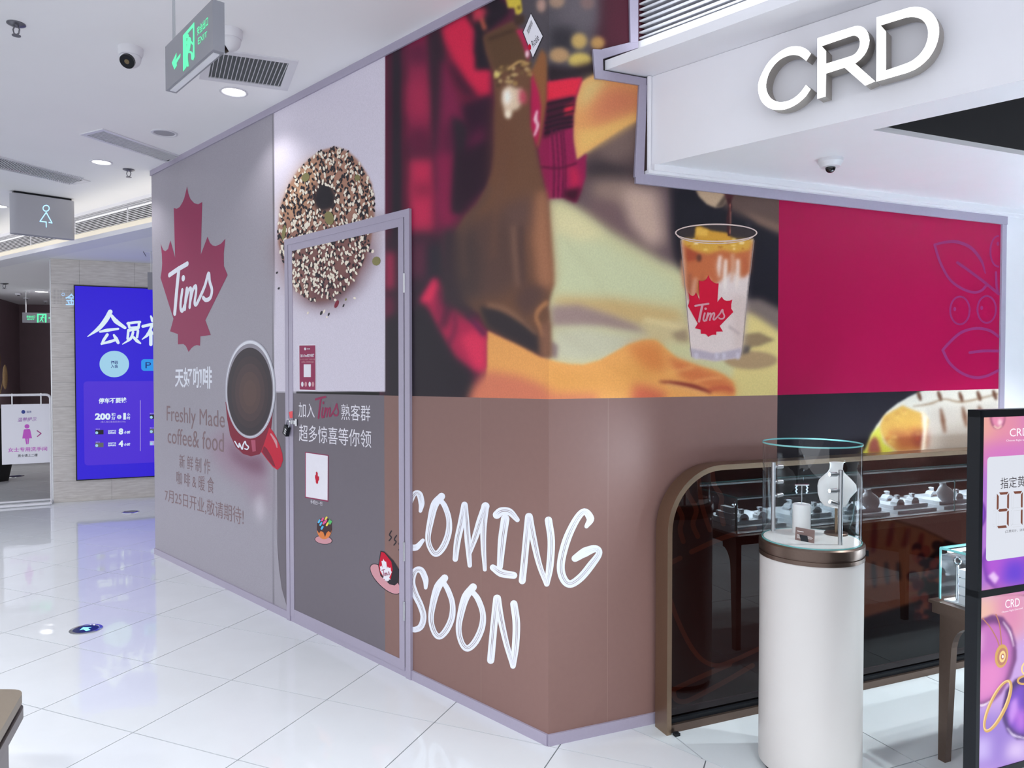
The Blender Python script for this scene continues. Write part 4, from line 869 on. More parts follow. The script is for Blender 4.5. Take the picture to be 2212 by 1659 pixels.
# ---------------------------------------------------------------- ceilings and bulkheads
bk0 = pxz(329, 417, CEIL); bk1 = pxz(0, 507, CEIL); bang = math.degrees(math.atan2(*(bk1-bk0)[:2])); BK = Fr(bk0, bang)
lp0 = pxz(329, 489, 2.945); LPN = float(np.dot(lp0-bk0, BK.N))
p = [BK.pt(-9, CEIL), BK.pt(9.5, CEIL), np.array([-13, -6, CEIL]), np.array([6, -6, CEIL])]
ceiling = MB().prism([p[0], p[1], (-14, 8, CEIL), (-13, -6, CEIL), (8, -6, CEIL), (8, 2, CEIL)], (0, 0, 0.08)).build('ceiling', M_CEIL); tag(ceiling, kind='structure')
wb = thing('wall_bulkhead', BK.pt(0, 2.945), kind='structure')
MB().fbox(BK, -6, 9, 3.09, CEIL, -0.30, -0.24).build('backing', M_DARK, wb)
MB().fbox(BK, -6, 9, 2.985, 3.116, -0.10, 0.0).build('lower_band', mat('cream_band', (226, 220, 206), 0.6, noise=0.03), wb)
MB().fbox(BK, -6, 9, CEIL-0.035, CEIL, -0.10, 0.0).build('upper_band', M_WHITE, wb)
MB().fbox(BK, -6, 9, 2.940, 2.985, -0.05, LPN).build('lip', M_WHITE, wb)
nsl = 11; s0_ = None
for k in range(nsl):
    z = 3.116+0.0075+(CEIL-0.035-3.116)*(k/nsl)
    if s0_ is None: s0_ = MB().fbox(BK, -6, 9, z, z+0.0052, -0.011, -0.003).build('slat', M_SLAT, wb); s0z = z
    else: inst(s0_, WLOC[wb.name]+np.array([0, 0, z-s0z]), wb)
for u in (-0.6, 0.6, 1.8, 3.0): MB().fbox(BK, u, u+0.012, 3.116, CEIL-0.035, -0.06, -0.05).build('slat_bracket', M_SLAT, wb)
q = [BK.pt(-7, 2.945, LPN-0.02), BK.pt(9, 2.945, LPN-0.02), np.array([-14, 17, 2.945]), np.array([2, 17, 2.945])]
ceil2 = MB().prism(q, (0, 0, 0.05)).build('ceiling_corridor', M_CEIL); tag(ceil2, kind='structure')

lamp('cove_light', 'AREA', BK.pt(1.2, 3.0, LPN*0.55), 5, size=9.0, size_y=0.05, color=(1.0, 0.95, 0.86), rot=(math.pi, 0, math.atan2(BK.U[1], BK.U[0])))
# stone-clad wall with the big blue screen
st0 = pxz(116, 1086.6); ST = Fr(st0, 66.8)
M_STONE = bpy.data.materials.new('beige_stone'); M_STONE.use_nodes = True
nt = M_STONE.node_tree; b = nt.nodes['Principled BSDF']; tc = nt.nodes.new('ShaderNodeTexCoord'); mp = nt.nodes.new('ShaderNodeMapping'); mp.inputs['Scale'].default_value = (2, 2, 14)
n1 = nt.nodes.new('ShaderNodeTexNoise'); n1.inputs['Scale'].default_value = 4; n1.inputs['Detail'].default_value = 8; rp = nt.nodes.new('ShaderNodeValToRGB')
rp.color_ramp.elements[0].position = 0.3; rp.color_ramp.elements[1].position = 0.75
rp.color_ramp.elements[0].color = list(alb((188, 182, 178)))+[1]; rp.color_ramp.elements[1].color = list(alb((212, 208, 204)))+[1]
nt.links.new(tc.outputs['Object'], mp.inputs[0]); nt.links.new(mp.outputs[0], n1.inputs['Vector']); nt.links.new(n1.outputs['Fac'], rp.inputs[0]); nt.links.new(rp.outputs[0], b.inputs['Base Color']); b.inputs['Roughness'].default_value = 0.3
wst = MB().fbox(ST, 0, 3.2, 0, 2.945, -0.35, -0.012).build('wall_stone', M_GROUT); tag(wst, 'beige stone clad wall around the blue screen', kind='structure')
zs = [0, 0.255, 0.56, 0.86, 1.16, 1.46, 1.76, 2.06, 2.36, 2.645, 2.945]; us_ = [[0, 0.30, 0.90, 1.50], [0, 0.62, 1.22, 1.8]]
for i in range(len(zs)-1):
    ul_ = us_[1] if i == 0 else us_[0]
    for j in range(3): MB().fbox(ST, ul_[j]+0.001, ul_[j+1]-0.001, zs[i]+0.001, zs[i+1]-0.001, -0.012, 0.0).build('stone_tile', M_STONE, wst)
tag(MB().fbox(ST, -0.012, 0.0, 0, 2.945, -0.3, -0.0).build('corner_edge', M_STEEL, wst))
def em(name, c, s=1.0): return mat('screen_'+name, (8, 8, 10), 0.3, emit=c, estr=s*0.56, spec=0.3)
E_BLUE = em('blue', (44, 14, 226), 1.0); E_PANEL = em('panel', (78, 40, 226), 1.0); E_WHITE = em('white', (226, 244, 255), 1.1); E_CYAN = em('cyan', (40, 160, 250), 1.0); E_DISC = em('disc', (170, 222, 250), 1.0); E_NAVY = em('navy', (16, 40, 140), 0.8); E_LILAC = em('lilac', (196, 180, 250), 0.9)
E_GREYC = em('grey', (110, 116, 120), 0.8); E_DARKC = em('dark', (20, 22, 34), 0.8)
su0, sz1 = ST.px(160, 616); su1 = 1.62; sz0 = ST.px(162, 1038)[1]
scr = thing('led_screen', ST.pt((su0+su1)/2, sz0), 'large glowing blue advertising screen set in the beige stone wall', 'screen')
MB().fbox(ST, su0, su1, sz0, sz1, 0.0005, 0.035).build('housing', M_BLACK, scr)
face = flat('screen_face', ST, [[(su0+0.012, sz0+0.012), (su1-0.012, sz0+0.012), (su1-0.012, sz1-0.012), (su0+0.012, sz1-0.012)]], E_BLUE, scr, 0.036)
N_ = 0.037
def rrect(u0, u1, v0, v1, r, k=5):
    P = []
    for cx_, cy_, a0 in ((u1-r, v1-r, 0), (u0+r, v1-r, 90), (u0+r, v0+r, 180), (u1-r, v0+r, 270)):
        for i in range(k+1): t = math.radians(a0+90*i/k); P.append((cx_+r*math.cos(t), cy_+r*math.sin(t)))
    return P
cP = lambda *p: [(x/3.192, 600+y/3.192) for x, y in p]
a = ST.px(*cP((583, 1295))[0], N_); b_ = ST.px(*cP((600, 715))[0], N_)
flat('text_panel', ST, [rrect(a[0], su1-0.05, a[1], b_[1], 0.04)], E_PANEL, scr, N_)
# brush lettering, three characters of which the last runs behind the hoarding
BR = [[([(760, 235), (730, 290), (680, 350), (605, 405)], [22, 24, 20, 4]), ([(770, 262), (800, 300), (862, 345)], [14, 22, 14]), ([(690, 372), (740, 362), (815, 352)], [10, 16, 10]), ([(740, 392), (715, 430), (700, 458)], [14, 14, 8]), ([(700, 455), (760, 440), (805, 425)], [10, 14, 12]), ([(785, 395), (800, 420), (815, 448)], [10, 18, 14])],
      [([(885, 312), (893, 345)], 12), ([(880, 315), (930, 308), (965, 305)], 12), ([(960, 308), (955, 345)], 12), ([(893, 345), (955, 340)], 10), ([(885, 362), (880, 420)], 12), ([(885, 365), (925, 358), (950, 360), (945, 410)], 12), ([(918, 375), (900, 420), (845, 458)], [12, 14, 4]), ([(920, 410), (945, 435), (968, 452)], [12, 16, 8])],
      [([(1040, 265), (1052, 295)], [8, 16]), ([(985, 335), (1060, 318)], 14), ([(1048, 330), (1020, 390), (980, 425)], [12, 16, 4]), ([(1040, 370), (1040, 460)], 16), ([(1050, 380), (1085, 405)], 12), ([(1090, 300), (1180, 292)], 14), ([(1100, 330), (1170, 330), (1165, 360), (1100, 362), (1100, 330)], 10), ([(1095, 390), (1180, 385), (1175, 450), (1095, 452), (1095, 390)], 12)]]
pb = [q_ for ch in BR for s, w in ch for q_ in ribbon(cP(*s), [1.45*x/3.192 for x in w] if hasattr(w, '__len__') else 1.45*w/3.192)]
pieces_px('lettering', ST, pb, E_WHITE, scr, N_)
flat_px('badge_disc', ST, cP(*disc((788, 595), 102, 91, 40)), E_DISC, scr, N_)
text_px('lettering', ST, '扫码', cP((764, 572), (814, 572), (814, 596), (764, 596)), E_NAVY, scr, N_+0.001, bold=0.02); text_px('lettering', ST, '入会', cP((764, 598), (814, 598), (814, 622), (764, 622)), E_NAVY, scr, N_+0.001, bold=0.02)
a = ST.px(*cP((974, 642))[0], N_); b_ = ST.px(*cP((1075, 562))[0], N_); pk = flat('parking_badge', ST, [rrect(a[0], b_[0], a[1], b_[1], 0.035)], E_CYAN, scr, N_)
text_px('lettering', ST, 'P', cP((1003, 582), (1042, 582), (1042, 624), (1003, 624)), E_NAVY, pk, N_+0.001)
for s, q_, m, bo in [('停车不要钱', [(680, 830), (872, 824), (872, 862), (680, 868)], E_WHITE, 0.03), ('200', [(655, 934), (762, 934), (762, 980), (655, 980)], E_WHITE, 0.05), ('积', [(768, 932), (796, 932), (796, 955), (768, 955)], E_WHITE, 0.02), ('分', [(768, 957), (796, 957), (796, 980), (768, 980)], E_WHITE, 0.02), ('1', [(850, 932), (868, 932), (868, 978), (850, 978)], E_WHITE, 0.04), ('小', [(874, 932), (898, 932), (898, 954), (874, 954)], E_WHITE, 0.02), ('时', [(874, 956), (898, 956), (898, 978), (874, 978)], E_WHITE, 0.02),
                     ('(每人每日最高抵用4小时)', [(695, 988), (866, 986), (866, 1000), (695, 1002)], E_LILAC, 0.0), ('8', [(818, 1038), (850, 1038), (850, 1080), (818, 1082)], E_WHITE, 0.05), ('小时', [(855, 1056), (898, 1054), (898, 1076), (855, 1079)], E_WHITE, 0.03), ('4', [(818, 1122), (850, 1122), (850, 1164), (818, 1166)], E_WHITE, 0.05), ('小时', [(855, 1140), (898, 1138), (898, 1160), (855, 1163)], E_WHITE, 0.03),
                     ('全年每日', [(744, 1050), (800, 1049), (800, 1062), (744, 1063)], E_WHITE, 0.03), ('免费停车', [(744, 1065), (800, 1064), (800, 1077), (744, 1078)], E_WHITE, 0.03), ('全年每日', [(744, 1135), (800, 1134), (800, 1147), (744, 1148)], E_WHITE, 0.03), ('免费停车', [(744, 1150), (800, 1149), (800, 1162), (744, 1163)], E_WHITE, 0.03),
                     ('钻石卡', [(660, 1040), (690, 1040), (690, 1048), (660, 1048)], E_LILAC, 0.02), ('铂金卡', [(660, 1129), (690, 1129), (690, 1137), (660, 1137)], E_LILAC, 0.02), ('钻石卡', [(1033, 932), (1062, 932), (1062, 941), (1033, 941)], E_LILAC, 0.02), ('铂金卡', [(1033, 1031), (1062, 1031), (1062, 1040), (1033, 1040)], E_LILAC, 0.02)]:
    text_px('lettering', ST, s, cP(*q_), m, scr, N_+0.001, bold=bo)
flat_px('lettering_disc', ST, cP(*disc((822, 960), 15, 15, 20)), E_WHITE, scr, N_+0.001); text_px('lettering', ST, '抵', cP((813, 950), (831, 950), (831, 970), (813, 970)), E_BLUE, scr, N_+0.002)
for x, y, m in [(657, 1050, E_DARKC), (657, 1138, E_GREYC), (1033, 943, E_DARKC), (1033, 1042, E_GREYC), (1033, 1125, E_LILAC)]:
    cdp = flat_px('member_card', ST, cP((x, y), (x+57, y-1), (x+57, y+30), (x, y+31)), m, scr, N_+0.001); flat_px('card_dot', ST, cP(*disc((x+10, y+19), 10, 10, 16)), E_DISC, cdp, N_+0.002)
flat_px('divider', ST, cP((965, 845), (969, 845), (969, 1195), (965, 1195)), E_LILAC, scr, N_+0.001)
# sign reflected in the polished stone, drawn as glowing letters, plus perforation dots
E_ICE = mat('reflected_lettering', (170, 200, 230), 0.4, emit=(150, 200, 250), estr=0.5)
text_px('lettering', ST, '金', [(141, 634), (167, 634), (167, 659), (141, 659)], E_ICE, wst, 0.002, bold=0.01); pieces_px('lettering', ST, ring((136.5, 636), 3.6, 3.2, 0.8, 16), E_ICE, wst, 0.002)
M_PERF = mat('perforation', (128, 126, 130), 0.6, noise=0.1)
dots = [disc((114.5+i*3.1, 627+j*3.1), 0.75, 0.75, 6) for i in range(14) for j in range(10)]
pieces_px('perforation', ST, dots, M_PERF, wst, 0.0012)['kind'] = 'stuff'

# corridor to the washrooms
M_CORR = mat('dark_brown_wall', (130, 110, 116), 0.6, noise=0.06)
wc = MB(); wc.obox((-10.2, 15.26, 0), (6.4, 0.8, 0), (0, 0.15, 0), (0, 0, 3.0)); tag(wc.build('wall_corridor_end', M_CORR), 'dark brown wall at the end of the washroom corridor', kind='structure')
tag(MB().obox((-10.2, 15.26, 0), (0.85, -2.24, 0), (-0.15, -0.05, 0), (0, 0, 3.0)).build('wall_corridor_left', M_CORR), 'dark brown side wall of the washroom corridor', kind='structure')
tag(MB().obox((-9.35, 13.02, 0), (-4.0, -2.6, 0), (-0.1, 0.15, 0), (0, 0, 3.0)).build('wall_mall', M_WHITE), kind='structure')
e_ = ST.pt(0.0, 0, -0.32)
tag(MB().obox(ST.pt(0.08, 0, -0.36), (-1.2, 7.0, 0), (0.15, 0.03, 0), (0, 0, 2.945)).build('wall_corridor_right', M_CORR), kind='structure')

# ---------------------------------------------------------------- shop front: bulkhead with the letters, soffit, cornice
F0 = R.pt(0.487, 0); FA = Fr(F0, 135)
kx = float(np.dot(R.U, FA.N))
def at_u(u): return np.array([*(R.pt(u, 0)[:2]), 0.0])
FL = 3.1; SZ = 2.535
fas = thing('wall_fascia', FA.pt(1.2, SZ), 'white shop bulkhead carrying the lit letters', kind='structure')
dv = np.array([FA.U[0], FA.U[1], 0])*FL
def ext(prof, name, m, back=0.0):
    P = [R.pt(u, v, 0.0) for u, v in prof]; return MB().prism(P, dv).build(name, m, fas)
ext([(0.487, SZ+0.002), (0.487, 2.931), (0.60, 2.931), (0.60, SZ+0.002)], 'fascia_face', M_SHOPWHITE)
ext([(0.268, 2.932), (0.268, 2.974), (0.44, 2.985), (0.70, 2.985), (0.70, 2.932)], 'ledge', M_SHOPWHITE)
ext([(0.437, 2.985), (0.437, 3.085), (0.60, 3.085), (0.60, 2.985)], 'louvre_rail', M_SHOPWHITE)
ext([(0.53, 3.085), (0.53, CEIL), (0.60, CEIL), (0.60, 3.085)], 'louvre_backing', M_DARK)
s0_ = None
for k in range(10):
    z = 3.092+k*0.0252
    if s0_ is None: s0_ = ext([(0.442, z+0.004), (0.442, z+0.011), (0.50, z+0.013), (0.50, z+0.006)], 'slat', M_SLAT); zz = z
    else: inst(s0_, WLOC[fas.name]+np.array([0, 0, z-zz]), fas)
for s in (0.32, 1.2): MB().obox(R.pt(0.505, 3.085)+FA.U*s, FA.U*0.008, R.U*0.02, (0, 0, 0.25)).build('slat_bracket', M_SLAT, fas)
# white pipes down the end of the bulkhead
for k, (x, r_) in enumerate([(1402.5, 0.010), (1410, 0.007)]):
    u, v = R.px(x, 280, 0.02); MB().tube([R.pt(u, 2.505, 0.02), R.pt(u, 2.93, 0.02)], r_, 12).build('conduit', M_SHOPWHITE, fas, True)
lamp('cove_light', 'AREA', R.pt(0.36, 3.0)+FA.U*1.5, 4, size=2.8, size_y=0.05, color=(0.9, 0.97, 1.0), rot=(math.pi, 0, math.atan2(FA.U[1], FA.U[0])))
# letters
FRT = 0.075
cL = lambda *p: [(1600+x/3.456, y/3.456) for x, y in p]
LC = cL((525,400),(505,378),(480,360),(450,349),(420,345),(385,346),(350,355),(315,372),(280,395),(245,424),(210,460),(182,502),(160,545),(142,585),(132,620),(129,645),(130,672),(135,705),(145,735),(160,763),(180,785),(205,803),(230,815),(260,821),(290,822),(325,818),(360,808),(395,792),(430,770),(460,745),(490,715),(523,665),(487,633),(468,660),(450,685),(425,710),(400,730),(370,747),(340,757),(315,761),(290,762),(263,756),(240,745),(220,728),(205,705),(195,680),(190,655),(190,628),(195,600),(203,570),(215,540),(236,505),(260,475),(285,452),(310,435),(340,421),(370,412),(395,410),(420,412),(440,418),(458,430),(490,455))
LR = cL((573,285),(710,241),(850,196),(875,193),(898,197),(918,206),(935,221),(950,245),(958,272),(962,300),(959,330),(950,360),(938,388),(920,415),(893,445),(855,475),(1005,607),(930,640),(775,505),(637,550),(635,720),(572,738))
LRh = cL((605,345),(720,305),(835,266),(855,266),(872,274),(884,288),(890,310),(888,340),(881,363),(868,386),(852,403),(830,416),(735,446),(637,475),(637,380))
LD = cL((1015,130),(1140,92),(1260,55),(1295,51),(1330,52),(1362,58),(1390,70),(1418,88),(1440,110),(1460,140),(1475,175),(1481,208),(1482,240),(1478,275),(1470,310),(1455,352),(1435,390),(1408,430),(1375,465),(1340,494),(1300,520),(1240,545),(1125,578),(1012,610))
LDh = cL((1045,190),(1145,159),(1240,130),(1270,127),(1300,128),(1328,135),(1350,145),(1370,163),(1385,185),(1395,212),(1400,240),(1398,276),(1390,310),(1378,344),(1360,375),(1338,404),(1310,430),(1282,451),(1250,468),(1165,498),(1085,525),(1085,235))
M_LETTER = mat('lit_letter_face', (250, 250, 252), 0.3, emit=(255, 255, 255), estr=1.1); M_RETURN = mat('letter_return', (150, 144, 138), 0.4, noise=0.05)
sgn = thing('shop_sign', FA.pt(1.0, 2.6, 0.0), 'raised white illuminated letters CRD on the white bulkhead', 'sign')
for nm, out, holes in (('letter_c', LC, []), ('letter_r', LR, [LRh]), ('letter_d', LD, [LDh])):
    fo = pxpoly(FA, out, FRT); fh = [pxpoly(FA, h, FRT) for h in holes]
    rt = MB()
    for lp in [fo]+fh:
        n = len(lp); rt.add([FA.pt(a[0], a[1], 0.02) for a in lp]+[FA.pt(a[0], a[1], FRT) for a in lp], [(i, (i+1) % n, n+(i+1) % n, n+i) for i in range(n)])
    lt = rt.build(nm, M_RETURN, sgn); flat('face', FA, [fo], M_LETTER, lt, FRT, fh or None); flat('back', FA, [fo], M_RETURN, lt, 0.02, fh or None)
# soffit (L-shaped, with the dark light recess) in axes s along the front, t along the hoarding
def ST_(s, t, z=SZ): return np.array([F0[0], F0[1], z])+FA.U*s+R.U*t
ap = pxz(1885, 281, SZ)-np.array([F0[0], F0[1], SZ]); sol = np.linalg.solve(np.array([FA.U[:2], R.U[:2]]).T, ap[:2]); s_0, t_0 = sol
cs = MB().prism([ST_(-0.02, -0.001), ST_(FL, -0.001), ST_(FL, t_0), ST_(s_0, t_0), ST_(s_0, 4.2), ST_(-0.05, 4.2)], (0, 0, 0.02)).build('ceiling_shop', M_SHOPWHITE); tag(cs, 'white shop ceiling with a dark recess', kind='structure')
M_RECESS = mat('recess_dark', (40, 40, 44), 0.7, noise=0.05)
rc = MB().prism([ST_(s_0, t_0, SZ+0.45), ST_(FL, t_0, SZ+0.45), ST_(FL, 4.2, SZ+0.45), ST_(s_0, 4.2, SZ+0.45)], (0, 0, 0.03))
rc.obox(ST_(s_0, t_0, SZ+0.02), FA.U*(FL-s_0), R.U*-0.02, (0, 0, 0.45)); rc.obox(ST_(s_0, t_0, SZ+0.02), R.U*(4.2-t_0), FA.U*-0.02, (0, 0, 0.45)); rc.build('recess', M_RECESS, cs)
cor = thing('trim_1', R.pt(1.6, 2.49), 'white cornice along the top of the hoarding', kind='structure')
MB().fbox(R, 0.49, 3.4, 2.508, SZ, 0.0, 0.055).build('cornice_upper', M_SHOPWHITE, cor); MB().fbox(R, 0.47, 3.4, 2.497, 2.512, 0.0, 0.04).build('cornice_lower', M_SHOPWHITE, cor)
tag(MB().fbox(R, UR_TRIM, 4.4, 0, SZ, -0.1, 0.01).build('wall_shop', M_SHOPWHITE), 'white shop wall beyond the hoarding', kind='structure')
M_SHOPDARK = mat('shop_dark_panel', (70, 56, 56), 0.35, noise=0.08)
ws = MB(); ws.obox((4.9, -2.0, 0), (0, 7.6, 0), (0.1, 0, 0), (0, 0, 2.6)); ws.obox((4.9, 5.5, 0), (-2.2, 0.4, 0), (0, 0.1, 0), (0, 0, 2.6)) if False else None
tag(ws.build('wall_shop_side', M_SHOPDARK), 'dark panelled side wall of the jewellery shop', kind='structure')
# the shop's own ceiling spots
for s, t, e in ((1.3, 0.95, 62), (1.1, 1.75, 110), (2.1, 1.6, 110)):
    lamp('shop_spot', 'SPOT', ST_(s, t, SZ+0.01), e, size=0.03, color=(0.93, 0.98, 1.0), spot=100)

# ---------------------------------------------------------------- tinted glass barrier with bronze frame
G0 = R.px(1440, 1590, 0.125)[0]; GE = 2.95; GH = 1.19; GR = 0.29; FW = 0.024
bar = thing('glass_barrier', R.pt(1.6, 0, 0.08), 'low dark tinted glass screen in a rounded bronze frame before the hoarding', 'barrier')
def outline(ins):
    P = [(G0+ins, 0.0)]
    for i in range(13):
        t = math.pi-math.pi/2*i/12; P.append((G0+GR+(GR-ins)*math.cos(t), GH-GR+(GR-ins)*math.sin(t)))
    return P+[(GE, GH-ins)]
oo = outline(0); ii = outline(FW); mb = MB(); n = len(oo)
v = [R.pt(*p_, 0.034) for p_ in oo]+[R.pt(*p_, 0.034) for p_ in ii]+[R.pt(*p_, 0.127) for p_ in oo]+[R.pt(*p_, 0.127) for p_ in ii]
for i in range(n-1): mb.add([v[i], v[i+1], v[2*n+i+1], v[2*n+i]], [(0, 1, 2, 3)]).add([v[n+i], v[n+i+1], v[3*n+i+1], v[3*n+i]], [(0, 3, 2, 1)]).add([v[2*n+i], v[2*n+i+1], v[3*n+i+1], v[3*n+i]], [(0, 1, 2, 3)]).add([v[i], v[i+1], v[n+i+1], v[n+i]], [(0, 3, 2, 1)])
mb.build('frame', M_BRONZE, bar, True)
MB().fbox(R, G0+FW, GE, 0.0, 0.035, 0.05, 0.115).build('bottom_rail', M_BRONZEDARK, bar); MB().fbox(R, G0+FW, GE, 0.035, 0.055, 0.07, 0.10).build('glazing_channel', M_BLACK, bar)
gl = [(G0+FW, 0.04)]+[(u, max(v_, 0.04)) for u, v_ in ii]+[(GE, 0.04)]
gp = [R.pt(u, v_, 0.085) for u, v_ in gl]
mk('pane', gp, [list(range(len(gp)))], M_TINTED, bar)
for n_ in (0.135,): MB().fbox(R, G0+0.03, G0+0.055, 0, 0.012, 0.127, 0.15).build('foot_bracket', M_BLACK, bar)

# ---------------------------------------------------------------- round display pedestal with glass case
PC = np.array([1.214, 2.975]); PR = 0.197; ZD = 0.94
ped = thing('display_pedestal', (PC[0], PC[1], 0), 'white round display pedestal with bronze ring and clear glass cylinder', 'pedestal')
c3 = (PC[0], PC[1], 0)
MB().lathe([(0, 0), (0.175, 0), (0.175, 0.03), (0, 0.03)], c3, 64).build('toe_kick', M_BLACK, ped, True)
MB().lathe([(0, 0.03), (PR, 0.03), (PR, 0.872), (0, 0.872)], c3, 96).build('drum', mat('white_lacquer', (206, 203, 201), 0.35, noise=0.01), ped, True)
MB().lathe([(PR-0.004, 0.872), (PR+0.003, 0.872), (PR+0.003, 0.888), (PR-0.002, 0.889), (PR-0.002, 0.897), (PR+0.004, 0.898), (PR+0.004, 0.930), (PR-0.002, 0.936), (0.186, 0.936), (0.186, 0.88)], c3, 96).build('ring', M_BRONZEDARK, ped, True)
MB().lathe([(0, 0.925), (0.183, 0.925), (0.183, ZD), (0, ZD)], c3, 64).build('display_floor', mat('pale_display_floor', (226, 226, 224), 0.4, noise=0.02), ped, True)
MB().lathe([(0.188, 0.93), (0.188, 1.326)], c3, 96).build('glass_cylinder', M_GLASS, ped, True)
MB().lathe([(0, 1.327), (0.190, 1.327)], c3, 96).build('glass_lid', M_GLASS, ped); MB().lathe([(0.1885, 1.324), (0.1905, 1.324), (0.1905, 1.330), (0.1885, 1.330), (0.1885, 1.324)], c3, 96).build('lid_edge', M_GLASSEDGE, ped, True)
MB().lathe([(0.1865, 0.936), (0.190, 0.936), (0.190, 0.940), (0.1865, 0.940), (0.1865, 0.936)], c3, 96).build('cylinder_foot', M_GLASSEDGE, ped, True)
k_ = pxz(1868, 1190, 0.91); MB().obox((PC[0]+PR*0.93, PC[1]-PR*0.38, 0.885), (0.014, -0.004, 0), (0.004, 0.02, 0), (0, 0, 0.022)).build('lock', M_BLACK, ped)
E_LED = mat('led_head', (240, 250, 255), 0.3, emit=(200, 232, 255), estr=12.0)
def led_pole(px_, py_, ptop, ys, sgn_, label):
    b_ = pxz(px_, py_, ZD); top = CAM_H-(ptop-795)/F_PX*b_[1]
    t = thing('led_pole', b_, label, 'spotlight', 'spotlight poles in the glass case')
    MB().tube([b_, (b_[0], b_[1], top)], 0.0085, 12).build('pole', M_STEEL, t, True)
    for i, y in enumerate(ys):
        z = CAM_H-(y-795)/F_PX*b_[1]; tilt = 0.3 if i == 2 else 0.0
        d = np.array([sgn_*0.92, 0.30*(1 if sgn_ > 0 else -0.2), tilt if sgn_ < 0 else tilt*0.4]); d /= np.linalg.norm(d); p0 = np.array([b_[0], b_[1], z])
        h = MB().tube([p0+d*0.006, p0+d*0.016, p0+d*0.0165, p0+d*0.045], [0.005, 0.005, 0.009, 0.009], 12).build('lamp_head', M_STEEL, t, True)
        MB().tube([p0+d*0.0455, p0+d*0.0465], 0.007, 12).build('lens', E_LED, h)
        lamp('led_beam', 'SPOT', p0+d*0.049, 6.0, size=0.004, color=(0.72, 0.88, 1.0), spot=95, rot=Vector(d).to_track_quat('-Z', 'Y').to_euler())
    return t
led_pole(1670, 1147, 999, (1009, 1042, 1073), 1, 'left slim steel pole with three small spotlights inside the glass case')
led_pole(1815, 1177, 1016, (1025, 1061, 1092), -1, 'right slim steel pole with three small spotlights inside the glass case')
M_SATIN = mat('white_leatherette', (232, 232, 232), 0.5, noise=0.01)
b_ = pxz(1731, 1150, ZD); er = thing('earring_stand', b_, 'white cylinder stand holding a pair of drop earrings on a small bar', 'jewellery stand')
MB().lathe([(0, 0), (0.036, 0), (0.036, 0.118), (0.034, 0.12), (0, 0.12)], b_, 40).build('block', M_SATIN, er, True)
MB().tube([b_+[0, 0, 0.12], b_+[0, 0, 0.20]], 0.0025, 8).tube([b_+[-0.03, 0, 0.20], b_+[0.03, 0, 0.20]], 0.004, 8).build('bar_stand', M_CHROME, er, True)
for s in (-1, 1):
    e = MB()
    for k in range(5): e.sphere(b_+[s*(0.021+0.003*(k % 2)), 0, 0.195-0.007*k], 0.0036, 8, 6)
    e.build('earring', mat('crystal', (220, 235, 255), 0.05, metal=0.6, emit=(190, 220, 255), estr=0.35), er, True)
b_ = pxz(1806, 1154, ZD); bu = thing('necklace_bust', b_, 'white necklace bust on a bronze stand inside the glass case', 'jewellery bust')
MB().lathe([(0, 0), (0.046, 0), (0.046, 0.007), (0.044, 0.009), (0, 0.009)], b_, 40).build('base', M_BRONZEDARK, bu, True); MB().tube([b_+[0, 0, 0.009], b_+[0, 0, 0.20]], 0.006, 10).build('post', M_BRONZE, bu, True)
vb = []; fb = []; NA = 28
# lofted bust: rounded plastron, tilted towards the left-front, with a neck
prof = [(0.120, 0.012, 0.030), (0.125, 0.036, 0.016), (0.145, 0.055, 0.024), (0.175, 0.066, 0.030), (0.205, 0.070, 0.033), (0.228, 0.066, 0.032), (0.245, 0.050, 0.028), (0.258, 0.034, 0.024), (0.272, 0.026, 0.021), (0.290, 0.026, 0.021), (0.300, 0.029, 0.023), (0.301, 0.0, 0.0)]
for z, rx, ry in prof:
    lean = (0.30-z)*0.28
    for i in range(NA):
        t = 2*math.pi*i/NA; x = rx*math.cos(t); y = ry*math.sin(t)-lean*0.6; sh = 0.0
        if 0.19 < z < 0.25 and x > 0: sh = x*0.30
        vb.append(b_+np.array([x+sh-lean*0.55, y, z-0.3*max(0, x)*(1 if z < 0.25 else 0)]))
for j in range(len(prof)-1):
    for i in range(NA): fb.append((j*NA+i, j*NA+(i+1) % NA, (j+1)*NA+(i+1) % NA, (j+1)*NA+i))
fb.append(list(range(NA))[::-1]); bmb = MB(); bmb.add(vb, fb); bmb.build('bust', M_SATIN, bu, True)
b_ = pxz(1740, 1169, ZD); cdn = thing('info_card', b_, 'small brown printed card standing on the display floor', 'card')
cfr = Fr(b_, 84); cfr.N = np.array([0.105, -0.99, 0.0])
P = [pxz(1718, 1166, ZD), pxz(1759, 1174, ZD)]; up = np.array([0.012, 0.025, 0.045]); bk_ = np.array([0, 0.004, 0.001])
MB().obox(P[0], P[1]-P[0], bk_, up).build('card_face', mat('card_brown', (122, 96, 90), 0.5, noise=0.04), cdn)
ex = (P[1]-P[0]); nn = np.cross(ex, up); nn /= np.linalg.norm(nn); nn = nn if nn[1] < 0 else -nn
for k, (a0, a1, h0, h1) in enumerate([(0.08, 0.42, 0.70, 0.76), (0.08, 0.86, 0.42, 0.45), (0.08, 0.92, 0.34, 0.37), (0.08, 0.86, 0.26, 0.29), (0.08, 0.6, 0.18, 0.21)]):
    mk('print_line', [P[0]+ex*a+up*h+nn*0.0006 for a, h in ((a0, h0), (a1, h0), (a1, h1), (a0, h1))], [(0, 1, 2, 3)], mat('card_print', (236, 230, 226), 0.5), cdn)
MB().obox(P[0]+ex*0.3, ex*0.4, np.array([0, 0.03, 0]), np.array([0, 0.012, 0.022])).build('prop', M_BLACK, cdn)

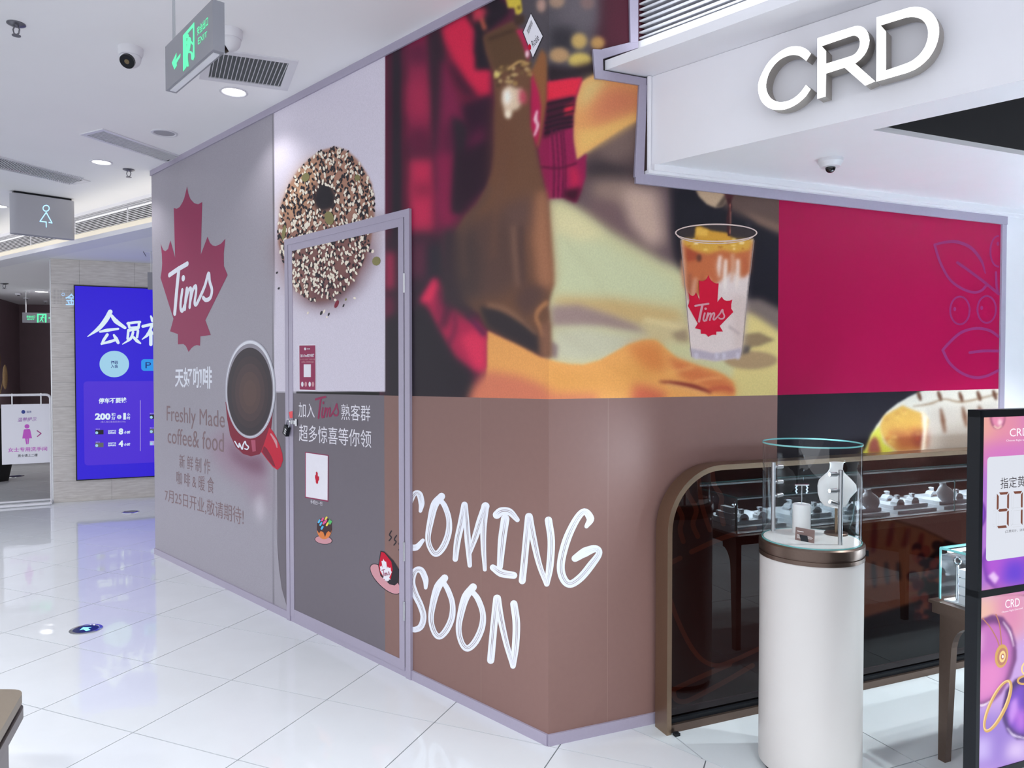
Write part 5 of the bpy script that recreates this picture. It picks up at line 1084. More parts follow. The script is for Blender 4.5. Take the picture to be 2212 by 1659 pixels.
# ---------------------------------------------------------------- jewellery counter (one corner in view, the rest shows in the glass)
K0 = pxz(2026, 1640); K = Fr(K0, 67.6, R.N.copy()); KL, KD = 2.7, 0.52
ctr = thing('jewellery_counter', K.pt(KL/2, 0, KD/2), 'dark bronze jewellery counter with slender curved legs and a lit glass case', 'counter')
MB().fbox(K, -0.02, KL, 0.615, 0.66, -0.02, KD+0.02).build('apron', M_BRONZEDARK, ctr); MB().fbox(K, -0.03, KL+0.01, 0.655, 0.668, -0.03, KD+0.03).build('deck_edge', M_BRONZEDARK, ctr)
MB().fbox(K, 0.01, KL-0.03, 0.668, 0.674, 0.01, KD-0.01).build('display_deck', mat('white_display_deck', (222, 228, 232), 0.4, noise=0.02), ctr)
for (u, n_, su, sn) in ((0, 0, 1, 1), (0, KD, 1, -1), (KL/2, 0, 1, 1), (KL/2, KD, 1, -1), (KL-0.08, 0, -1, 1), (KL-0.08, KD, -1, -1)):
    # tapered leg with a curved shoulder, in the plane across the counter
    pr = [(0, 0), (0.032, 0), (0.052, 0.46)]+[(0.052+0.07*(1-math.cos(t)), 0.46+0.12*math.sin(t)) for t in np.linspace(0.2, math.pi/2, 7)]+[(0.122, 0.615), (0, 0.615)]
    MB().prism([K.pt(u, v_, n_+sn*x) for x, v_ in pr], K.U*0.035*su).build('leg', M_BRONZEDARK, ctr)
ZC0, ZC1 = 0.674, 0.885
for nm, a, b2, c2, d2 in [('glass_pane', (0, 0), (KL-0.02, 0), 0, 0), ('glass_pane', (0, KD), (KL-0.02, KD), 0, 0), ('glass_pane', (0, 0), (0, KD), 0, 0), ('glass_pane', (KL-0.02, 0), (KL-0.02, KD), 0, 0)]:
    mk(nm, [K.pt(a[0], ZC0, a[1]), K.pt(b2[0], ZC0, b2[1]), K.pt(b2[0], ZC1, b2[1]), K.pt(a[0], ZC1, a[1])], [(0, 1, 2, 3)], M_GLASS, ctr)
mk('glass_top', [K.pt(0, ZC1, 0), K.pt(KL-0.02, ZC1, 0), K.pt(KL-0.02, ZC1, KD), K.pt(0, ZC1, KD)], [(0, 1, 2, 3)], M_GLASS, ctr)
eg = MB()
for (u, n_) in ((0, 0), (0, KD), (KL-0.02, 0), (KL-0.02, KD), (0.9, 0), (1.8, 0)): eg.fbox(K, u-0.003, u+0.003, ZC0, ZC1, n_-0.003, n_+0.003)
for n_ in (0, KD): eg.fbox(K, 0, KL-0.02, ZC1-0.004, ZC1+0.004, n_-0.004, n_+0.004)
for u in (0, KL-0.02): eg.fbox(K, u-0.004, u+0.004, ZC1-0.004, ZC1+0.004, 0, KD)
eg.build('glass_edge', M_GLASSEDGE, ctr)
E_STRIP = mat('case_light_strip', (240, 250, 255), 0.3, emit=(214, 238, 255), estr=2.0)
MB().fbox(K, 0.02, KL-0.05, ZC1-0.016, ZC1-0.006, KD-0.03, KD-0.015).build('light_strip', E_STRIP, ctr); MB().fbox(K, 0.02, KL-0.05, ZC1-0.016, ZC1-0.006, 0.015, 0.03).build('light_strip', E_STRIP, ctr)
ll = lamp('case_lamp', 'AREA', K.pt(KL/2, ZC1-0.012, KD/2), 60, size=KL-0.15, size_y=0.12, color=(0.82, 0.93, 1.0), rot=(0, 0, math.atan2(K.U[1], K.U[0])))
M_RISER = mat('white_riser', (226, 232, 238), 0.45, noise=0.01); M_SLOT = mat('brown_slot', (120, 92, 84), 0.5, noise=0.05)
# stepped risers with ring holders and small busts, each its own thing
def riser(u, w, n0, n1, z2, label):
    t = thing('display_riser', K.pt(u+w/2, ZC0, (n0+n1)/2), label, 'display riser', 'white stepped risers in the counter')
    MB().fbox(K, u, u+w, ZC0, ZC0+0.022, n0, n1).build('lower_step', M_RISER, t); MB().fbox(K, u+0.02, u+w-0.02, ZC0+0.022, ZC0+z2, n0+0.05, n1-0.05).build('upper_step', M_RISER, t); return t
ords = ['first', 'second', 'third', 'fourth', 'fifth', 'sixth']
for i in range(6): riser(0.06+i*0.43, 0.36, 0.06, KD-0.08, 0.045, '%s white stepped riser from the near end of the jewellery counter' % ords[i])
def ring_holder(u, n_, z, label):
    t = thing('ring_holder', K.pt(u, z, n_), label, 'ring holder', 'ring holders on the counter risers'); c_ = K.pt(u, z, n_)
    pr = [(-0.035, 0), (0.035, 0), (0.035, 0.02)]+[(0.03*math.cos(t_), 0.02+0.022*math.sin(t_)) for t_ in np.linspace(0.2, math.pi-0.2, 7)]+[(-0.035, 0.02)]
    MB().prism([c_+K.U*x+np.array([0, 0, z_])-K.N*0.025 for x, z_ in pr], K.N*0.05).build('cushion', M_RISER, t)
    MB().fbox(K, u-0.010, u+0.010, z+0.038, z+0.062, n_-0.010, n_+0.010).fbox(K, u-0.018, u+0.010, z+0.058, z+0.066, n_-0.012, n_+0.012).build('peg', M_RISER, t)
    MB().fbox(K, u-0.02, u+0.02, z+0.006, z+0.016, n_-0.027, n_-0.0245).build('slot', M_SLOT, t); return t
for i in range(6):
    for j, (du, dn_) in enumerate(((0.09, 0.14), (0.24, 0.15), (0.16, 0.28))):
        if (i, j) in ((2, 1), (4, 0)): continue
        ring_holder(0.06+i*0.43+du, dn_, ZC0+0.045, 'white ring holder, %s on the %s riser of the jewellery counter' % (('front one', 'front second one', 'back one')[j], ords[i]))
for u, lab in ((0.06+2*0.43+0.26, 'small white necklace bust on the third riser of the counter'), (0.06+4*0.43+0.10, 'small white necklace bust on the fifth riser of the counter')):
    t = thing('mini_bust', K.pt(u, ZC0+0.045, 0.15), lab, 'jewellery bust', 'small busts in the counter')
    c_ = K.pt(u, ZC0+0.045, 0.15); v = []; f = []; pf = [(0, 0.05, 0.02), (0.03, 0.075, 0.03), (0.06, 0.08, 0.03), (0.085, 0.05, 0.025), (0.10, 0.022, 0.02), (0.12, 0.025, 0.02)]
    for z_, rx, ry in pf:
        for i in range(16): a = 2*math.pi*i/16; v.append(c_+K.U*(rx*math.cos(a))+K.N*(ry*math.sin(a)-0.3*(0.12-z_))+np.array([0, 0, z_]))
    for j in range(len(pf)-1):
        for i in range(16): f.append((j*16+i, j*16+(i+1) % 16, (j+1)*16+(i+1) % 16, (j+1)*16+i))
    f += [list(range(16))[::-1], list(range(80, 96))]; MB().add(v, f).build('bust', M_RISER, t, True)
tw = thing('display_tower', K.pt(0.034, ZC0, 0.17), 'white tiered stand with rings at the near end of the lit case', 'jewellery stand')
for i_ in range(4): MB().fbox(K, 0.016, 0.052, ZC0+0.036*i_, ZC0+0.036*(i_+1)-0.005, 0.07, 0.30-0.045*i_).build('tier', M_RISER, tw)
MB().tube([K.pt(0.034, ZC0, 0.05), K.pt(0.034, ZC0+0.15, 0.05)], 0.006, 10).build('post', M_CHROME, tw, True)
MB().tube([K.pt(0.034, ZC0+0.165+0.014*math.sin(t_), 0.05+0.014*math.cos(t_)) for t_ in np.linspace(0, 2*math.pi, 15)], 0.003, 6).build('ring_loop', M_CHROME, tw, True)
bx = thing('gift_box', K.pt(0.05, ZC0, KD-0.14), 'small brown box at the near corner inside the lit case', 'box'); MB().fbox(K, 0.03, 0.10, ZC0, ZC0+0.035, KD-0.19, KD-0.08).build('box_body', M_SLOT, bx); MB().fbox(K, 0.027, 0.103, ZC0+0.03, ZC0+0.042, KD-0.193, KD-0.077).build('box_lid', M_SLOT, bx)

# ---------------------------------------------------------------- upright poster stand at the right edge
dref = 2.2; pq = pxz(2120.5, 1659, 0.0); dirp = ray(2116, 1250); A0 = EYE+dirp*(dref/dirp[1]); PS = Fr(A0, 68.5)
pk_ = lambda x, y, n_=0.0: PS.px(x, y, n_)
SW = 0.78; u_l = -0.012; zt = pk_(2116, 886)[1]; zb = pk_(2104, 1659)[1]-0.02
zm1 = pk_(2112, 1277)[1]; zm0 = pk_(2110, 1292)[1]
ps = thing('poster_stand', PS.pt(SW/2, 0, -0.02), 'tall black framed poster stand with two pink and violet jewellery posters', 'poster stand')
BZ = 0.012; mb = MB(); mb.fbox(PS, u_l, 0.004, 0.02, zt, -0.036, 0.004).fbox(PS, SW-0.015, SW, 0.02, zt, -0.036, 0.004).fbox(PS, u_l, SW, zt-0.022, zt, -0.036, 0.004).fbox(PS, u_l, SW, zm0, zm1, -0.036, 0.004).fbox(PS, u_l, SW, zb-0.02, zb, -0.036, 0.004)
mb.build('frame', M_BLACK, ps); MB().fbox(PS, 0.0, SW-0.01, zb-0.01, zt-0.01, -0.03, -0.006).build('back_panel', M_BLACK, ps)
for u in (u_l, SW-0.05): MB().fbox(PS, u, u+0.05, 0.0, 0.02, -0.22, 0.2).build('foot', M_BLACK, ps)
# posters: painted gradients
EP = emit_attr_mat('backlit_poster', 0.74)
cK = lambda *p: [(1840+x/4.366, 860+y/4.366) for x, y in p]; cJ = lambda *p: [(1860+x/2.969, 1100+y/2.969) for x, y in p]
paint(rect_px(2090, 870, 2260, 1285), (196, 120, 190)); paint([(2090, 870), (2260, 870), (2260, 960), (2090, 990)], (222, 140, 164), 20); paint([(2090, 880), (2150, 880), (2140, 960), (2090, 960)], (228, 168, 150), 18)
paint([(2090, 1050), (2140, 1000), (2140, 1285), (2090, 1285)], (164, 110, 206), 16); paint(rect_px(2120, 960, 2260, 1000), (206, 116, 190), 16)
paint(cK(*disc((1376, 190), 70, 100, 28)), (116, 56, 92), 1.5); paint(cK(*disc((1378, 185), 62, 94, 28)), (224, 138, 172), 2); paint(cK((1390, 190), (1420, 220), (1400, 260), (1375, 240)), (248, 214, 224), 2); pstroke(cK((1340, 260), (1376, 284), (1415, 262)), 3, (250, 214, 200), 1)
paint(cK(*disc((1200, 1095), 62, 130, 28)), (70, 28, 96), 1.5); paint(cK(*disc((1200, 1095), 54, 120, 28)), (128, 64, 200), 3); paint(cK(*disc((1190, 1080), 30, 80, 20)), (164, 100, 220), 6)
paint(cJ((770, 330), (800, 250), (1100, 240), (1100, 520), (860, 520), (800, 460)), (108, 52, 160), 2); paint(cJ((790, 340), (830, 270), (1100, 260), (1100, 500), (880, 505), (815, 440)), (172, 84, 206), 6)
paint(cJ((930, 330), (1100, 320), (1100, 500), (900, 500)), (98, 62, 206), 12); paint(cJ((815, 430), (850, 400), (885, 440), (860, 480)), (226, 190, 240), 2)
paint(rect_px(2080, 1287, 2260, 1680), (196, 160, 222)); paint([(2080, 1287), (2260, 1280), (2260, 1340), (2080, 1420)], (232, 184, 168), 14); paint([(2150, 1280), (2260, 1280), (2260, 1360), (2160, 1380)], (216, 136, 178), 16)
paint([(2080, 1540), (2260, 1540), (2260, 1680), (2080, 1680)], (150, 120, 206), 16); paint([(2080, 1600), (2140, 1590), (2140, 1640), (2080, 1650)], (196, 176, 236), 10); paint([(2180, 1600), (2240, 1600), (2240, 1640), (2170, 1640)], (214, 190, 236), 10)
paint(cJ((725, 760), (760, 710), (840, 676), (910, 690), (965, 760), (995, 860), (998, 960), (960, 1080), (900, 1180), (840, 1240), (760, 1270), (715, 1265)), (112, 58, 120), 2)
paint(cJ((725, 800), (780, 745), (850, 730), (900, 745), (945, 800), (970, 890), (965, 980), (920, 1100), (850, 1200), (770, 1235), (715, 1230)), (192, 110, 186), 4)
paint(cJ((740, 1000), (860, 960), (930, 1040), (860, 1180), (770, 1230), (720, 1200)), (222, 132, 196), 10); paint(cJ((725, 800), (790, 780), (780, 900), (725, 960)), (216, 150, 206), 6); pstroke(cJ((910, 720), (955, 790), (980, 880)), [2, 4, 2], (250, 232, 250), 1.2); pstroke(cJ((725, 1250), (780, 1258), (840, 1225)), [4, 5, 2], (240, 226, 246), 1)
paint(cJ((905, 1280), (930, 1160), (990, 1090), (1100, 1060), (1100, 1480), (1000, 1475), (940, 1430), (908, 1350)), (62, 34, 96), 2); paint(cJ((925, 1300), (950, 1190), (1000, 1130), (1100, 1100), (1100, 1450), (1010, 1440), (950, 1390)), (112, 62, 190), 5)
paint(cJ((945, 1320), (960, 1240), (1000, 1200), (1010, 1300), (960, 1390)), (196, 140, 232), 4); paint(cJ((985, 1300), (1100, 1270), (1100, 1420), (1000, 1420)), (190, 110, 222), 8); pstroke(cJ((935, 1400), (980, 1450), (1060, 1470)), [2, 5, 3], (226, 214, 244), 1.2)
ILL_SAVE = ILL
def poster_grid(q_, nu, nv):
    global ILL
    return grid_print('poster_sheet', PS, q_, nu, nv, ps, 0.0, EP, ill=1.0)
pg1 = poster_grid([(0.004, zt-0.022), (SW-0.015, zt-0.022), (SW-0.015, zm1), (0.004, zm1)], 200, 150); tag(pg1, 'upper pink and violet poster with a price panel')
pg2 = poster_grid([(0.004, zm0), (SW-0.015, zm0), (SW-0.015, zb), (0.004, zb)], 200, 150); tag(pg2, 'lower poster with gold pendant and bangle')
e2_ = lambda n_, c, s=0.95: mat('poster_'+n_, (20, 20, 20), 0.3, emit=c, estr=s*0.8, spec=0.3)
PW = e2_('white', (246, 240, 250)); PPAN = e2_('panel', (212, 216, 226), 0.95); PBR = e2_('brown', (118, 70, 56)); PDK = e2_('ink', (60, 56, 62)); PGR = e2_('segment_grey', (186, 190, 196)); PGO = e2_('gold', (206, 160, 88)); PGL = e2_('gold_light', (236, 206, 140)); PROSE = e2_('rose_gold', (182, 118, 98))
a = pk_(*cK((1262, 1540))[0]); b_ = pk_(*cK((1282, 556))[0])
pan = flat('price_panel', PS, [rrect(a[0], SW-0.07, a[1], b_[1], 0.012)], PPAN, pg1, 0.001)
text_px('lettering', PS, 'CRD', cK((1490, 288), (1668, 280), (1668, 352), (1490, 364)), PW, pg1, 0.001); text_px('lettering', PS, 'Choose Right Diamond', cK((1458, 392), (1705, 382), (1705, 402), (1458, 414)), PW, pg1, 0.001)
text_px('lettering', PS, '指定黄金价', cK((1402, 752), (1790, 715), (1790, 820), (1402, 858)), PDK, pan, 0.002)
def seg(quad, on, par):
    T = [np.array(pk_(*c_)) for c_ in quad]
    g = lambda x, y: tuple((T[0]*(1-x)+T[1]*x)*(1-y)+(T[3]*(1-x)+T[2]*x)*y)
    S = {'a': [(.18, 0), (.95, 0), (.82, .07), (.30, .07)], 'b': [(1, .03), (1, .46), (.93, .48), (.84, .44), (.84, .10)], 'c': [(1, .54), (1, .97), (.84, .90), (.84, .56), (.93, .52)], 'd': [(.16, 1), (.86, 1), (.76, .93), (.05, .93)], 'e': [(0, .54), (.07, .52), (.16, .56), (.16, .90), (0, .97)], 'f': [(0, .03), (.16, .10), (.16, .44), (.07, .48), (0, .46)], 'g': [(.12, .5), (.22, .46), (.80, .46), (.90, .5), (.80, .54), (.22, .54)]}
    for k_, pts in S.items():
        if k_ in on: flat('digit_segment', PS, [[g(*p_) for p_ in pts]], PBR, par, 0.002)
        else: flat('digit_segment', PS, [[g(*p_) for p_ in q_] for q_ in [[pts[i], pts[(i+1) % len(pts)], tuple(np.array(pts[(i+1) % len(pts)])+(0.012, 0.006)), tuple(np.array(pts[i])+(0.012, 0.006))] for i in range(len(pts))]], PGR, par, 0.002)
seg(cK((1362, 890), (1478, 882), (1474, 1218), (1358, 1230)), 'abcdfg', pan); seg(cK((1498, 880), (1606, 874), (1604, 1206), (1494, 1216)), 'abc', pan)
seg(cK((1325, 935), (1352, 930), (1350, 1205), (1322, 1212)), '', pan)
text_px('lettering', PS, '(工费另计，详询门店)', cK((1446, 1245), (1690, 1222), (1690, 1252), (1446, 1276)), PDK, pan, 0.002)
text_px('lettering', PS, 'CRD', cJ((925, 582), (1018, 568), (1018, 622), (925, 636)), PW, pg2, 0.001); text_px('lettering', PS, 'Choose Right Diamond', cJ((902, 655), (1036, 628), (1036, 642), (902, 670)), PW, pg2, 0.001)
pc = lambda nm, P_, m, par, n_: flat(nm, PS, [[pk_(x, y, n_) for x, y in q_] for q_ in P_], m, par, n_)
pc('necklace_chain', [q_ for s in (cJ((780, 700), (830, 760), (870, 830), (888, 880)), cJ((865, 675), (885, 730), (895, 800), (900, 870))) for q_ in ribbon(s, 2.6)], PROSE, pg2, 0.001)
pc('pendant', [cJ(*disc((901, 942), 42, 76, 36, 0.14))], PGO, pg2, 0.0015); pc('pendant_centre', [cJ(*disc((905, 945), 30, 56, 30, 0.14))], PROSE, pg2, 0.002); pc('pendant_centre', [cJ(*disc((907, 945), 20, 38, 24, 0.14))], PGL, pg2, 0.0023); pc('pendant_centre', [cJ(*disc((908, 945), 11, 20, 20, 0.14))], PROSE, pg2, 0.0026); pc('pendant_stone', [cJ(*disc((909, 945), 6, 10, 16))], PW, pg2, 0.003)
pc('bangle', [[(q_[0], q_[1]) for q_ in p_] for p_ in [[tuple(cJ(r_)[0]) for r_ in rr] for rr in ring((876, 1262), 60, 185, 20, 60, 0.43)]], PGO, pg2, 0.0015)
pc('bangle', [[tuple(cJ(r_)[0]) for r_ in rr] for rr in ring((870, 1258), 52, 177, 8, 60, 0.43)], PGL, pg2, 0.002)
pc('ring_picture', [[tuple(cJ(r_)[0]) for r_ in rr] for rr in ring((1048, 1095), 50, 32, 14, 40, -0.2)], PGO, pg2, 0.0015); pc('ring_picture', [[tuple(cJ(r_)[0]) for r_ in rr] for rr in ring((1058, 1020), 32, 44, 11, 40, 0.2)], PGL, pg2, 0.0018)

# ---------------------------------------------------------------- bronze bench corner at lower left
Bc = pxz(53, 1489, 0.45); Be = pxz(0, 1581, 0.45); dirb = (Be-Bc); dirb /= np.linalg.norm(dirb); BF = Fr(Bc, math.degrees(math.atan2(dirb[0], dirb[1])))
side = np.array([-1.0, 0.02, 0.0])
def slab(z0, z1, ins, nm, m):
    r = 0.035; o = np.array([Bc[0], Bc[1], 0]); P = []
    a = o+side*(0.9); b1 = o+side*r+dirb*0.0; c1 = o+dirb*r; 
    P = [o+side*0.9, o+side*r*1.4]
    for t in np.linspace(0, 1, 7)[1:-1]: P.append((1-t)**2*(o+side*r*1.4)+2*t*(1-t)*(o+side*0.02*0+dirb*0.0)+t*t*(o+dirb*r*1.4))
    P += [o+dirb*r*1.4, o+dirb*1.3, o+dirb*1.3+side*0.9]
    c_ = sum(P)/len(P); P = [p_+(c_-p_)/np.linalg.norm(c_-p_)*ins for p_ in P]
    return MB().prism([np.array([p_[0], p_[1], z0]) for p_ in P], (0, 0, z1-z0)).build(nm, m, bench)
bench = thing('bench', (Bc[0]-0.4, Bc[1]-0.5, 0), 'bronze topped low bench with rounded corner at the lower left', 'bench')
M_BENCH = mat('bench_bronze', (150, 138, 122), 0.4, metal=0.5, noise=0.05, nscale=60); M_BENCHS = mat('bench_edge', (126, 118, 118), 0.4, metal=0.5, noise=0.05)
slab(0.416, 0.45, 0.0, 'top', M_BENCH); slab(0.395, 0.416, 0.03, 'shadow_gap', M_BLACK); slab(0.36, 0.397, -0.004, 'lower_tier', M_BENCHS); slab(0.02, 0.36, 0.05, 'base', M_BENCHS); slab(0.0, 0.02, 0.08, 'plinth', M_BLACK)

# ---------------------------------------------------------------- ceiling fittings
def downlight(loc, label, r=0.085, lit=True, power=10):
    t = thing('downlight' if lit else 'ceiling_speaker', loc, label, 'ceiling light' if lit else 'speaker')
    MB().lathe([(r, 0.0), (r, -0.005), (r*0.86, -0.007), (r*0.78, -0.002), (r*0.78, 0.0)], loc, 40).build('bezel', M_PLASTIC, t, True)
    if lit:
        MB().lathe([(0, -0.003), (r*0.78, -0.003)], loc, 32).build('diffuser', M_LAMPFACE, t)
        lamp('downlight_beam', 'SPOT', (loc[0], loc[1], loc[2]-0.02), power, size=0.05, spot=125)
    else:
        MB().lathe([(0, -0.002), (r*0.8, -0.002)], loc, 32).build('grille', mat('speaker_grille', (168, 168, 176), 0.7, bump=0.4, bscale=500), t)
    return t
downlight(pxz(505, 198, CEIL), 'round lit downlight beneath the square ceiling vent', power=9)
downlight(pxz(219, 350, CEIL), 'round lit downlight between the two ceiling slot vents', power=14)
downlight(pxz(-2, 445, CEIL), 'lit downlight at the left edge beside the washroom sign', power=8)
downlight(pxz(355, 287, CEIL), 'round unlit ceiling speaker above the slot vent by the hoarding', 0.09, False)
downlight(pxz(90, 630, 2.945), 'small lit downlight in the corridor ceiling', 0.12, power=90)
M_SPR = mat('sprinkler_metal', (120, 120, 126), 0.35, metal=0.8, noise=0.1)
def sprinkler(loc, label, s=1.0):
    t = thing('sprinkler', loc, label, 'sprinkler', 'fire sprinklers on the ceilings'); x, y, z = loc
    MB().lathe([(0, 0), (0.036*s, 0), (0.036*s, -0.004*s), (0.022*s, -0.010*s), (0.012*s, -0.012*s), (0, -0.012*s)], loc, 28).build('escutcheon', M_SPR, t, True)
    for a in (0, math.pi): MB().tube([(x+0.008*s*math.cos(a), y, z-0.012*s), (x+0.014*s*math.cos(a), y, z-0.026*s), (x+0.010*s*math.cos(a), y, z-0.042*s), (x, y, z-0.048*s)], 0.003*s, 8).build('arm', M_SPR, t, True)
    MB().lathe([(0, -0.048*s), (0.017*s, -0.050*s), (0.017*s, -0.053*s), (0, -0.053*s)], loc, 20).build('deflector', M_SPR, t, True); return t
sprinkler(pxz(35, 51, CEIL), 'metal fire sprinkler in the upper left of the ceiling', 1.15); sprinkler(pxz(278, 366, CEIL), 'metal fire sprinkler near the hoarding end between vent and bulkhead', 1.3); sprinkler(pxz(9, 612, 2.945), 'dark fire sprinkler in the corridor ceiling', 1.6)
def detector(loc, label, r=0.055):
    t = thing('smoke_detector', loc, label, 'smoke detector', 'detectors in the corridor'); MB().lathe([(0, 0), (r, 0), (r, -0.012), (r*0.75, -0.03), (0, -0.034)], loc, 24).build('housing', M_PLASTIC, t, True); MB().lathe([(0, -0.034), (r*0.4, -0.034), (r*0.38, -0.042), (0, -0.042)], loc, 16).build('sensor', M_DARK, t, True)
detector(pxz(40, 634, 2.945), 'smoke detector left of the corridor downlight'); detector(pxz(57, 643, 2.945), 'ceiling disc above the corridor exit sign', 0.06); detector(pxz(98, 650, 2.945), 'small detector right of the corridor downlight', 0.035)
def turret(bx, by, z, r, label, look, lens_dark=True):
    c = pxz(bx, by, z); t = thing('security_camera', c, label, 'security camera')
    MB().lathe([(0, 0), (r, 0), (r, -r*0.16), (r*0.98, -r*0.5), (r*0.88, -r*0.72), (0, -r*0.72)], c, 40).build('base', M_PLASTIC, t, True)
    b = c+np.array([0, 0, -r*0.85]); ball = MB().sphere(b, r*0.84, 28, 18).build('eyeball', M_PLASTIC, t, True)
    d = np.array(look, float); d /= np.linalg.norm(d); f = b+d*r*0.62
    MB().tube([f-d*0.004, f+d*r*0.27], r*0.60, 24).build('lens_face', M_LENS, ball, False); MB().tube([f+d*r*0.27, f+d*r*0.30], r*0.20, 18).build('lens', mat('warm_lens', (120, 104, 76), 0.15, noise=0.05), ball); return t
turret(282, 104, CEIL, 0.062, 'white turret security camera between the sprinkler and the exit sign', (0.02, -0.72, -0.62))
turret(497, 66, CEIL, 0.062, 'white turret security camera behind the hanging exit sign', (-0.8, -0.15, -0.6))
# vents
def vent(quad, nb, name, label, grp=None, fw=0.09, depth=0.10, duct=True, barw=0.10):
    """ceiling grille from its four floor-plan corners (a-b is the long side), bars run b-c"""
    A, B, Cq, D = [np.array(q_, float) for q_ in quad]; zc = A[2]
    t = thing(name, (A+B+Cq+D)/4, label, 'vent', grp)
    g = lambda s, w: (A*(1-s)+B*s)*(1-w)+(D*(1-s)+Cq*s)*w
    la = np.linalg.norm(B-A); lb = np.linalg.norm(D-A); fs = fw*min(la, lb)/la; fv = fw*min(la, lb)/lb
    fr = MB(); dn = np.array([0, 0, -0.008])
    for s0, s1, w0, w1 in ((0, 1, 0, fv), (0, 1, 1-fv, 1), (0, fs, fv, 1-fv), (1-fs, 1, fv, 1-fv)): fr.prism([g(s0, w0), g(s1, w0), g(s1, w1), g(s0, w1)], dn)
    fr.build('frame', M_PLASTIC, t)
    P = [g(fs, fv), g(1-fs, fv), g(1-fs, 1-fv), g(fs, 1-fv)]; mk('backing', [p_+[0, 0, -0.001] for p_ in P], [(0, 1, 2, 3)], mat('vent_dark_%d' % nb, (92, 96, 98) if nb < 20 else (30, 31, 34), 0.8, noise=0.2, nscale=12), t)
    bar = None
    for i in range(nb):
        s = fs+(1-2*fs)*(i+0.5)/nb; ds = (1-2*fs)/nb*barw*2
        if bar is None: bar = MB().prism([g(s, fv), g(s+ds, fv), g(s+ds, 1-fv), g(s, 1-fv)], dn).build('bar', M_PLASTIC, t); s_b = s
        else: inst(bar, WLOC[t.name]+(g(s, .5)-g(s_b, .5)), t)
    return t
va, vb_, vc, vd = pxz(441, 101, CEIL), pxz(639, 127, CEIL), pxz(621, 194, CEIL), pxz(430, 168, CEIL)
vb2 = va+(vc-vd)*1.0; V1 = vent([va, (vb_+vb2)/2, vc, vd], 18, 'ceiling_vent', 'square white ceiling vent with parallel bars behind the exit sign', fw=0.10, barw=0.07)
for w in (0.25, 0.55): pass
s1 = [pxz(222, 277, CEIL), pxz(392, 337, CEIL), pxz(368, 351, CEIL), pxz(172, 289, CEIL)]
vent(s1, 38, 'ceiling_vent', 'long ceiling slot vent that meets the hoarding top', fw=0.12, barw=0.17)
s2 = [pxz(-75, 316, CEIL), pxz(196, 391, CEIL), pxz(160, 397, CEIL), pxz(-110, 341, CEIL)]
vent(s2, 52, 'ceiling_vent', 'long ceiling slot vent running off the left edge', fw=0.12, barw=0.17)
P = [pxz(10, 362, CEIL), pxz(66, 374, CEIL), pxz(58, 377, CEIL), pxz(6, 366, CEIL)]
lb_ = mk('ceiling_label', [p_+[0, 0, -0.002] for p_ in P]+[p_+[0, 0, 0] for p_ in P], [(0, 1, 2, 3), (4, 7, 6, 5), (0, 4, 5, 1), (1, 5, 6, 2), (2, 6, 7, 3), (3, 7, 4, 0)], mat('maroon_label', (150, 70, 110), 0.5, noise=0.1)); tag(lb_, 'narrow maroon label stuck beside the left slot vent', 'label')

# ---------------------------------------------------------------- hanging exit sign
E_GREEN = mat('green_glow', (10, 40, 26), 0.4, emit=(90, 240, 170), estr=0.85); M_SIGNGREY = mat('sign_grey', (140, 140, 148), 0.35, noise=0.03)
yl = 2.46; xl = (364-CX)/F_PX*yl; EX = Fr((xl, yl), 138)
def exf(x, y, n_=0.0): return EX.px(x, y, n_)
z0_ = exf(364, 191)[1]; z1_ = exf(363, 95)[1]; ue = exf(460, 100)[0]
exs = thing('exit_sign', EX.pt(ue/2, z0_, -0.02), 'large hanging grey exit sign with glowing green running figure and arrow', 'exit sign')
MB().fbox(EX, 0, ue, z0_, z1_, -0.034, 0.0).build('housing', M_SIGNGREY, exs); MB().fbox(EX, 0.02, ue-0.02, z0_-0.003, z0_, -0.026, -0.008).build('label_strip', M_PLASTIC, exs)
for u in (0.035, ue-0.035): MB().tube([EX.pt(u, z1_, -0.017), EX.pt(u, CEIL, -0.017)], 0.005, 8).build('hanger_rod', M_STEEL, exs, True)
cX = lambda *p: [(x/3.456, y/3.456) for x, y in p]
def exp_(nm, polys, m=E_GREEN, par=None, n_=0.001, holes=None): return flat(nm, EX, [[exf(*q_, n_) for q_ in cX(*p_)] for p_ in polys], m, par or exs, n_, [[exf(*q_, n_) for q_ in cX(*h)] for h in holes] if holes else None)
exp_('arrow', [[(1282, 470), (1310, 420), (1310, 448), (1348, 398), (1345, 425), (1318, 470), (1320, 490), (1302, 518)]]); 
exp_('arrow', [[(1282, 470), (1318, 392), (1318, 425), (1300, 470), (1310, 500), (1304, 520)]])
exp_('door_symbol', [[(1365, 265), (1450, 165), (1452, 425), (1440, 455), (1440, 205), (1380, 275), (1388, 495), (1368, 530)]])
exp_('door_symbol', [[(1365, 268), (1392, 240), (1392, 500), (1366, 535)]])
exp_('running_figure', [disc((1398, 268), 12, 17, 14)])
flat('running_figure', EX, [[exf(*q_, 0.001) for q_ in qq] for s, w in [(cX((1412, 290), (1408, 340), (1400, 385)), 8), (cX((1405, 300), (1380, 340)), 3.4), (cX((1418, 300), (1440, 330)), 3.4), (cX((1402, 385), (1430, 395), (1436, 440)), 4.4), (cX((1400, 380), (1395, 430), (1402, 490)), 4.4)] for qq in ribbon(s, w)], E_GREEN, exs, 0.001)
text_uv('lettering', EX, '安全出口', [exf(*q_, 0.001) for q_ in cX((1470, 205), (1552, 118), (1552, 190), (1472, 268))], E_GREEN, exs, 0.001, bold=0.01)
text_uv('lettering', EX, 'EXIT', [exf(*q_, 0.001) for q_ in cX((1478, 285), (1546, 232), (1546, 270), (1478, 335))], E_GREEN, exs, 0.001)

